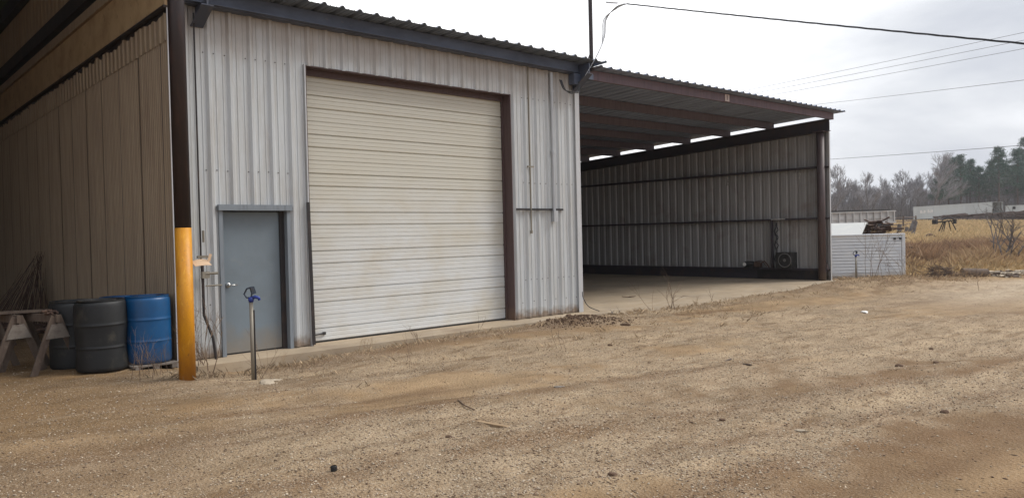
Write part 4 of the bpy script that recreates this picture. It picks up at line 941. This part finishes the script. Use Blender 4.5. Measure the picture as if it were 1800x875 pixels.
# ================================================================ grass field
def blades(name, P, hgt, wid, cols, lean=.35):
    n = len(P); z = ground_h(P[:, 0], P[:, 1])-.03; a = rng.uniform(0, 6.283, n); w = wid*rng.uniform(.6, 1.4, n); h_ = hgt
    dx, dy = np.cos(a)*w, np.sin(a)*w; lx_ = rng.normal(0, lean, n)*h_; ly_ = rng.normal(0, lean, n)*h_
    V = np.stack([np.stack([P[:, 0]-dx, P[:, 1]-dy, z], 1), np.stack([P[:, 0]+dx, P[:, 1]+dy, z], 1),
                  np.stack([P[:, 0]+dx*.7+lx_*.35, P[:, 1]+dy*.7+ly_*.35, z+h_*.6], 1), np.stack([P[:, 0]+lx_, P[:, 1]+ly_, z+h_], 1)], 1).reshape(-1, 3)
    Fq = np.arange(n*4).reshape(-1, 4)
    return npmesh(name, V, Fq, M['varied'], np.repeat(cols, 4, 0))
def wedge(n, d0, d1, a0, a1, pw=1.6):
    d = d0+(d1-d0)*rng.random(n)**pw; a = rng.uniform(a0, a1, n)
    return np.stack([CAM.x+FWD.x*d+RIGHT.x*d*a, CAM.y+FWD.y*d+RIGHT.y*d*a], 1), d
P, d = wedge(260000, 27.5, 118, .40, .86, 1.35)
keep = (P[:, 0] > 19.5)
bx = P-np.array([cr0.x, cr0.y]); q1 = bx@np.array([ex.x, ex.y]); q2 = bx@np.array([ey.x, ey.y]); keep &= ~((q1 > -.3)&(q1 < 6)&(q2 > -.6)&(q2 < 2.3))
P, d = P[keep], d[keep]
pat = fbm(P[:, 0]*.16, P[:, 1]*.16, 4); pat2 = fbm(P[:, 0]*.8+9, P[:, 1]*.8, 3)
# brown weedy belt in the middle distance, golden sedge before and behind it
belt = np.exp(-((d-38)/9)**2); k = sstep(.30, .62, .6*belt+.7*(pat-.22))[:, None]
c1 = np.array([.66, .50, .27]); c2 = np.array([.34, .21, .125]); c3 = np.array([.52, .35, .19])
col = c1*(1-k)+c2*k; mixr = rng.random((len(P), 1)); col = col*(1-.35*mixr)+c3*.35*mixr; col *= rng.uniform(.7, 1.2, (len(P), 1))
hg = (.35+.75*sstep(.2, .6, pat2))*(1+.0*d)*(.75+.4*rng.random(len(P)))*sstep(26.5, 31, d)*np.where(d > 60, .75, 1)+.06
tag(blades('tall_grass', P, hg, .006+.00022*d, col), 'tall golden and rusty brown dead grass filling the field', 'grass', kind='stuff')
# short dry grass on the hump, along the apron and the slab edge
def near_grass():
    out = []
    def blob(n, cx, cy, sx, sy):
        n = int(n*2.4); out.append(np.stack([rng.normal(cx, sx, n), rng.normal(cy, sy, n)], 1))
    blob(1700, 17.0, -2.0, 1.6, .55); blob(260, 13.5, -1.5, 1.9, .35); blob(420, 8.3, -1.35, 1.0, .25); blob(500, 6.6, -.85, .25, .18)
    blob(700, 19.5, -1.2, 1.2, .7); blob(1200, 20.6, -.8, 1.4, .9)
    blob(110, -2.05, -1.05, .13, .12); blob(50, -2.42, -.98, .10, .10); blob(90, -1.3, -1.05, .30, .14); blob(250, -.6, -.85, .5, .10)
    blob(260, 1.2, -.85, 1.0, .10); blob(220, 3.0, -.9, .8, .12); blob(300, 7.4, -1.6, 1.4, .5)
    for i in range(150):
        x = rng.uniform(-1.2, 13); y = -1.0-2.6*rng.random()**1.8; blob(int(rng.integers(3, 12)), x, y, .06, .04)
    Pn = np.concatenate(out); bad = (Pn[:, 0] > -1.96)&(Pn[:, 0] < 17.7)&(Pn[:, 1] > np.where(Pn[:, 0] > 6.2, -.80, -.60)); return Pn[~bad]
P = near_grass(); n = len(P)
col = np.array([[.44, .32, .20]])*(1-rng.random((n, 1))*.5)+np.array([[.60, .47, .30]])*rng.random((n, 1))*.35
hg = rng.uniform(.03, .13, n); hg = hg*rng.random(n)**.7; col = col*np.where(P[:, :1] < -.8, .7, 1.); hg[P[:, 0] > 18.5] *= 1.6
tag(blades('dry_grass', P, hg, .0008+.00007*np.hypot(P[:, 0]-CAM.x, P[:, 1]-CAM.y), col, .6), 'short dry grass along the slab edge and on the low hump', 'grass', kind='stuff')

# ================================================================ weeds
def twiggy(mb, p, d, L, r, depth, spread=.6, n=3, gravity=.0, r_end=.4):
    q = p; pts = [p]; rs = [r]; dd = d.copy()
    for i in range(3):
        dd = (dd+Vector((random.gauss(0, .12), random.gauss(0, .12), random.gauss(0, .08)-gravity))).normalized(); q = q+dd*L/3; pts.append(q); rs.append(r*(1-(1-r_end)*(i+1)/3))
    mb.tube(pts, rs, 4 if depth > 1 else 3, False)
    if depth <= 0: return
    for k in range(n):
        s_ = random.uniform(.35, 1); i = min(int(s_*3), 2); pp = pts[i].lerp(pts[i+1], s_*3-i)
        nd = (dd+Vector((random.gauss(0, spread), random.gauss(0, spread), random.gauss(.05, spread*.5)))).normalized()
        twiggy(mb, pp, nd, L*random.uniform(.45, .7), r*.55, depth-1, spread, n, gravity, r_end)
def weed(x, y, label, n=5, L=.5, r=.006, depth=2, spread=.5, name='dry_weed', m='drytwig', base_r=.05, up=1.2, cat='weed', group=None):
    z = float(ground_h([x], [y])[0]); z = max(z, -.12); mb = MB()
    for k in range(n):
        p = Vector((x+random.gauss(0, base_r), y+random.gauss(0, base_r), z-.02))
        twiggy(mb, p, Vector((random.gauss(0, .35), random.gauss(0, .35), up)).normalized(), L*random.uniform(.6, 1.1), r, depth, spread)
    return tag(mb.build(name, M[m]), label, cat, group)
weed(-1.86, -.55, 'thin twiggy dead bush between the yellow post and the side door', 9, .62, .007, 2, .45, 'dead_bush', base_r=.09, cat='bush')
weed(-2.60, -.80, 'wispy dead weeds in front of the blue drum left of the yellow post', 12, .42, .004, 2, .5, base_r=.13)
weed(-1.46, -1.42, 'bent dry stalk curling beside the near hydrant', 3, .5, .004, 1, .4, base_r=.04)
weed(-.95, -.95, 'low straggly weed at the slab edge right of the side door', 6, .18, .003, 2, .8, m='straw')
weed(.45, -.80, 'small wispy weed at the slab edge below the door handle', 6, .22, .003, 2, .6, m='straw')
weed(1.35, -.85, 'thin dry weed at the slab edge under the left third of the white door', 5, .24, .003, 2, .6)
weed(2.7, -.72, 'single upright dry stem before the right third of the white door', 2, .36, .003, 1, .2, base_r=.01)
weed(6.35, -.75, 'dark clump of rotten weed at the foot of the right building corner', 9, .16, .006, 2, .9, m='bark')
weed(7.15, -1.05, 'tall thin stem at the near left edge of the bay floor', 2, .75, .004, 1, .15, base_r=.01)
weed(7.75, -1.10, 'branching dead weed standing at the bay floor edge', 4, .52, .007, 2, .5, base_r=.03)
weed(9.4, -1.0, 'short stem with a dark seed head at the bay floor edge', 2, .32, .004, 1, .2, base_r=.01)
weed(8.6, -1.15, 'low brown weed tuft between the branching weed and the seed head', 8, .16, .004, 2, .8, m='straw')
weed(.15, -2.35, 'small dry weed standing alone in the gravel before the side door', 3, .30, .003, 1, .3)
weed(2.3, -3.0, 'pair of thin dry weeds standing in gravel before the white door', 3, .30, .003, 1, .4)
weed(17.95, -1.0, 'tall thin dead stalks by the outer corner of the bay', 5, 1.75, .007, 2, .22, name='tall_stalks', base_r=.12, up=2.4)
weed(19.1, -1.55, 'leafless twiggy bush in front of the white box', 16, .75, .006, 3, .5, name='dead_bush', base_r=.28, cat='bush')
weed(20.3, -2.0, 'slanting bare saplings before the right end of the white box', 8, 1.25, .007, 2, .35, name='dead_bush', base_r=.22, cat='bush')
weed(20.9, -2.6, 'low tan weed mass right of the white box foot', 18, .35, .006, 2, .8, m='straw', base_r=.45)['kind'] = 'stuff'
weed(16.7, -4.3, 'thin leaning stem beside the pale road right of the hump', 2, .75, .005, 1, .15, base_r=.02)
weed(28.6, -1.6, 'dark multi stemmed bare shrub in the near part of the field', 7, 1.9, .035, 3, .55, name='bare_shrub', m='bark', base_r=.35, cat='shrub')
weed(29.2, -1.2, 'slim bare sapling rising above the shrub in the field', 1, 2.9, .022, 1, .18, name='bare_sapling', m='bark', base_r=.02, up=4, cat='sapling')
weed(34.5, -5.6, 'dark broken trunk in tall grass at the right edge of the field', 6, 2.2, .07, 2, .4, name='broken_snag', m='bark', base_r=.15, cat='snag')

# ================================================================ small things on the dirt
def gh(x, y): return float(ground_h([x], [y])[0])
def rock(x, y, s_, m, label, name, cat, sz=(1, 1, .6), group=None, sub=2):
    mb = MB(); import bmesh
    bm = bmesh.new(); bmesh.ops.create_icosphere(bm, subdivisions=sub, radius=1)
    off = random.random()*9
    for v in bm.verts:
        f = .75+.5*float(vn(np.array([v.co.x*1.6+off]), np.array([v.co.y*1.6+v.co.z*1.3+off]))[0]); v.co = Vector((v.co.x*s_*sz[0], v.co.y*s_*sz[1], v.co.z*s_*sz[2]))*f
    me = bpy.data.meshes.new(name); bm.to_mesh(me); bm.free(); me.materials.append(M[m])
    o = bpy.data.objects.new(name, me); COL.objects.link(o); o.location = (x, y, gh(x, y)+s_*sz[2]*.12); o.rotation_euler = (random.uniform(-.15, .15), random.uniform(-.15, .15), random.uniform(0, 6)); return tag(o, label, cat, group)
STK, STKA = (-1.18, -5.53), -1.435
t = MB(); t.obox((STK[0], STK[1], gh(*STK)+.008), (.40, .05, .022), Matrix.Rotation(STKA, 3, 'Z')); tag(t.build('wooden_stick', M['straw']), 'narrow tan wooden slat lying flat in the middle of the yard', 'slat')
t = MB(); t.tube([(-.94, -4.72, gh(-.94, -4.72)+.012), (-1.0, -4.9, gh(-1, -4.9)+.018), (-1.02, -5.07, gh(-1.02, -5.07)+.012)], .007, 6); tag(t.build('twig', M['drytwig']), 'short crooked twig just behind the wooden slat', 'twig')
t = MB(); z_ = gh(-2.93, -5.76); t.lathe((-2.93, -5.76, z_), [(0, .001), (.021, .001), (.024, .006), (.024, .034), (.021, .038), (.021, .030), (0, .030)], 18); tag(t.build('pipe_cap', M['seal']), 'small black plastic cap standing on the dirt near the front', 'cap')
rock(.44, -7.62, .055, 'stone', 'flat pale stone lying in the foreground right of centre', 'flat_stone', 'stone', (1.2, .6, .22))
rock(-1.60, -1.85, .13, 'stone', 'broad pale rock beside the foot of the near hydrant', 'flat_stone', 'stone', (1.3, .8, .28))
rock(-1.42, -1.70, .10, 'stone', 'smaller pale slab behind the broad rock by the hydrant', 'flat_stone', 'stone', (1.5, .7, .2))
rock(9.77, -4.26, .10, 'paper', 'crumpled white litter lying on the dirt before the hump', 'litter', 'litter', (1.5, .7, .35))
rock(2.79, -5.74, .05, 'oldwood', 'small brown wood scrap on bare dirt right of centre', 'wood_scrap', 'wood scrap', (1.9, .4, .3))
rock(3.0, -5.35, .045, 'oldwood', 'thin bark strip behind the small wood scrap', 'wood_scrap', 'wood scrap', (2.2, .35, .3))
rock(.35, -4.9, .05, 'plywood', 'pale wood chunk on gravel in mid yard', 'wood_scrap', 'wood scrap', (1.6, .5, .35))
clods = [(4.11, -7.04, .055, 'round clod right of centre on the pale dirt'), (1.81, -8.29, .045, 'dark clod low at the right foreground'), (.27, -6.97, .03, 'small clod near the flat pale stone'),
         (-1.75, -5.60, .03, 'dark little clod left of the wooden slat'), (4.6, -7.3, .04, 'clod just right of the round one'), (-1.7, -7.35, .035, 'dark clod at the bottom centre edge'), (5.6, -6.9, .035, 'clod on the pale road side'), (3.1, -3.3, .04, 'clod on gravel in front of the right door jamb')]
for x, y, s_, l in clods: rock(x, y, s_, 'clod', l, 'dirt_clod', 'clod', (1, .9, .6), 'dirt clods in the yard')
mb = MB()
for k in range(1500):
    u_, v_ = random.gauss(0, .42), random.gauss(0, .30); x, y = 4.75+u_, -1.30+v_
    if y > -.6: continue
    z = gh(x, y)+.005; s_ = .005+.018*random.random()**3.5
    R = Matrix.Rotation(random.uniform(0, 6), 3, 'Z') @ Matrix.Rotation(random.uniform(-1, 1), 3, 'X'); mb.obox((x, y, z+s_*.3), (s_*random.uniform(1, 1.7), s_, s_*.8), R)
tag(mb.build('soil_heap', M['clod']), 'dark heap of loose soil and bark by the concrete apron', 'soil', kind='stuff')
rock(4.72, -.95, .075, 'clod', 'dark chunk on the apron side of the soil heap', 'dirt_clod', 'clod', (1.2, .8, .7)); rock(4.35, -.78, .05, 'clod', 'dark chunk at the left tip of the soil heap', 'dirt_clod', 'clod', (1.6, .6, .6)); rock(4.9, -2.15, .07, 'clod', 'dark chunk at the front of the soil heap', 'dirt_clod', 'clod', (1.6, .8, .6))
mb = MB(); mb.obox((9.35, 1.35, .012), (.30, .10, .012), Matrix.Rotation(-.5, 3, 'Z') @ Matrix.Rotation(.12, 3, 'Y')); mb.obox((9.45, 1.30, .024), (.18, .05, .01), Matrix.Rotation(-.2, 3, 'Z'))
tag(mb.build('bark_strip', M['clod']), 'small dark strip of bark lying on the bay floor', 'bark')
mb = MB(); mb.tube(curve([(6.06, -.10, .42), (6.07, -.11, .30), (6.13, -.20, .12), (6.28, -.36, .02)]), .008, 6); tag(mb.build('wire_stub', M['cable']), 'short black cable stub curling out at the right building corner', 'cable')
for k, (x, y) in enumerate(((-2.0, .15), (-1.9, -.3))): pass

# ================================================================ trees
def grow(mb, p, d, L, r, depth, spread, tr, tw):
    pts = [p]; rs = [r]; dd = d.copy(); q = p
    for i in range(3):
        dd = (dd+Vector((random.gauss(0, .10), random.gauss(0, .10), .03))).normalized(); q = q+dd*L/3; pts.append(q); rs.append(r*(1-.45*(i+1)/3))
    (tr if depth >= 4 else tw).tube(pts, rs, 5 if depth >= 3 else 3, False)
    if depth <= 0: return
    n = 2 if depth > 3 else 3
    if depth == 1: n = 4
    for k in range(n+1):
        s_ = random.uniform(.4, 1) if k else 1.; i = min(int(s_*3), 2); pp = pts[i].lerp(pts[i+1], min(s_*3-i, 1))
        sp_ = spread*(.35 if k == 0 else 1)
        nd = (dd+Vector((random.gauss(0, sp_), random.gauss(0, sp_), random.gauss(.12, sp_*.4)))).normalized()
        grow(mb, pp, nd, L*random.uniform(.6, .82), max(r*(.62 if k else .72), .018), depth-1, spread, tr, tw)
def bare_tree(hgt, spread=.5, depth=6):
    t = thing('bare_tree', 'bare grey deciduous tree in the tree line behind the field', 'tree', (0, 0, 0), 'bare trees behind the field')
    tr, tw = MB(), MB(); L0 = hgt*.30
    grow(None, Vector((0, 0, -.5)), Vector((random.gauss(0, .04), random.gauss(0, .04), 1)), L0, hgt*.0135, depth, spread, tr, tw)
    tr.build('trunk', M['bark'], t); tw.build('crown', M['twig'], t); return t
def pine_tree(hgt, rad):
    t = thing('pine_tree', 'dark green pine in the tree line behind the trailers', 'tree', (0, 0, 0), 'pines behind the field')
    MB().tube([(0, 0, -.5), (.1, 0, hgt*.5), (0, .1, hgt*.97)], [hgt*.014, hgt*.010, .03], 7).build('trunk', M['pinebark'], t)
    br = MB(); V = []; nb = 80
    for k in range(nb):
        f = .45+.55*(k/nb)**.9; z = hgt*f; R_ = rad*(1-((f-.45)/.57))**.8*random.uniform(.45, 1.2)+.2; a = random.uniform(0, 6.283)
        end = Vector((math.cos(a)*R_, math.sin(a)*R_, z+R_*random.uniform(.0, .30))); br.tube([(0, 0, z), end], [.05, .02], 3, False)
        for c_ in range(random.randint(3, 5)):
            s_ = random.uniform(.45, 1.05); cc = Vector((0, 0, z)).lerp(end, s_)+Vector((random.gauss(0, .25), random.gauss(0, .25), random.gauss(0, .2)))
            m_ = 26; u = rng.normal(0, 1, (m_, 3)); u /= np.linalg.norm(u, axis=1)[:, None]; w_ = rng.normal(0, 1, (m_, 3)); w_ /= np.linalg.norm(w_, axis=1)[:, None]
            p0 = np.array(cc)+u*rng.uniform(.05, .62, (m_, 1))*np.array([1, 1, .6]); sz = rng.uniform(.16, .40, (m_, 1))
            V.append(np.stack([p0, p0+u*sz, p0+w_*sz*.45], 1).reshape(-1, 3))
    br.build('branches', M['pinebark'], t)
    V = np.concatenate(V); o = npmesh('crown', V, np.arange(len(V)).reshape(-1, 3), M['needle']); o.parent = t; return t
bare = [bare_tree(15, .42), bare_tree(12.5, .5), bare_tree(13.5, .38), bare_tree(17, .62), bare_tree(11, .55)]
pines = [pine_tree(17, 4.2), pine_tree(15, 4.6), pine_tree(18, 3.8)]
def place(o, used, i, d, a, s=1.):
    c = o if i not in used else copy_tree(o); used.add(i)
    x = CAM.x+FWD.x*d+RIGHT.x*d*a; y = CAM.y+FWD.y*d+RIGHT.y*d*a
    c['label'] = 'bare grey deciduous tree in the tree line behind the field' if 'bare' in c.name else 'dark green pine in the tree line behind the trailers'
    c.location = (x, y, gh(x, y)-.1); c.rotation_euler = (0, 0, random.uniform(0, 6.28)); c.scale = (s, s, s*random.uniform(.94, 1.06)); return c
ub, up_ = set(), set()
def aa(px): return (px-900)/1356.4
big = place(bare[3], ub, 3, 165, aa(1638), 1.02); big['label'] = 'tallest broad bare tree rising above the tree line left of the pines'
lst = [(1472, .98, 0), (1486, .92, 2), (1500, .85, 1), (1514, .78, 4), (1527, .88, 0), (1541, .80, 2), (1556, .84, 4), (1570, .98, 1), (1584, .86, 0), (1597, .98, 2), (1611, .88, 4), (1624, .92, 0), (1652, .92, 1), (1664, 1.02, 2), (1450, .9, 1), (1430, .9, 4), (1700, .8, 0), (1735, .8, 2), (1775, .8, 0), (1828, 1.1, 2), (1860, 1.1, 1), (1900, 1.1, 0)]
for px, s_, i in lst: place(bare[i], ub, i, random.uniform(165, 195), aa(px+random.uniform(-3, 3)), s_)
for px, s_, i, d_ in [(1668, .78, 1, 172), (1690, .93, 0, 176), (1707, .86, 2, 182), (1722, .90, 1, 175), (1742, .86, 0, 185), (1757, .98, 2, 172), (1772, .92, 1, 180), (1790, 1.04, 0, 175), (1806, 1.1, 2, 182), (1826, 1.1, 1, 176), (1850, 1.1, 0, 180), (1652, .62, 2, 170), (1880, 1.1, 2, 180), (1910, 1.1, 1, 178)]:
    place(pines[i], up_, i, d_, aa(px), s_*.95)
for k in range(40):
    i = random.randrange(5); place(bare[i], ub, i, random.uniform(198, 228), aa(1430+k*11+random.uniform(-5, 5)), random.uniform(.7, .95))
for k in range(14):
    i = random.randrange(3); place(pines[i], up_, i, random.uniform(186, 205), aa(1665+k*18+random.uniform(-6, 6)), random.uniform(.75, .95))
# grey brown understory that reads as one mass
n = 45000; P, d = wedge(n, 176, 240, .33, .86, 1.); a_ = rng.uniform(0, 6.28, n); z = ground_h(P[:, 0], P[:, 1]); h_ = (1.2+7.*rng.random(n)**2); w_ = rng.uniform(.02, .055, n)
lxx = rng.normal(0, .13, n)*h_; lyy = rng.normal(0, .13, n)*h_
V = np.stack([np.stack([P[:, 0]-w_*.68, P[:, 1]+w_*.68, z], 1), np.stack([P[:, 0]+w_*.68, P[:, 1]-w_*.68, z], 1), np.stack([P[:, 0]+lxx, P[:, 1]+lyy, z+h_], 1)], 1).reshape(-1, 3)
col = np.repeat(np.array([[.20, .18, .17]])*rng.uniform(.6, 1.3, (n, 1)), 3, 0)
tag(npmesh('understory', V, np.arange(n*3).reshape(-1, 3), M['varied'], col), 'grey brown tangle of undergrowth and thin stems beneath the tree line', 'undergrowth', kind='stuff')

# ================================================================ air: one closed box of thin even haze round everything
hm = bpy.data.materials.new('thin haze'); hm.use_nodes = True; ht = hm.node_tree; ht.nodes.clear()
hv = N(ht, 'ShaderNodeVolumePrincipled'); hv.inputs['Color'].default_value = (.93, .95, 1, 1); hv.inputs['Density'].default_value = .0004; hv.inputs['Anisotropy'].default_value = .2
ho = N(ht, 'ShaderNodeOutputMaterial'); ht.links.new(hv.outputs[0], ho.inputs['Volume'])
hz = MB().box(-1700, 1700, -1700, 1700, -4.5, 30).build('haze', hm); tag(hz, kind='stuff')
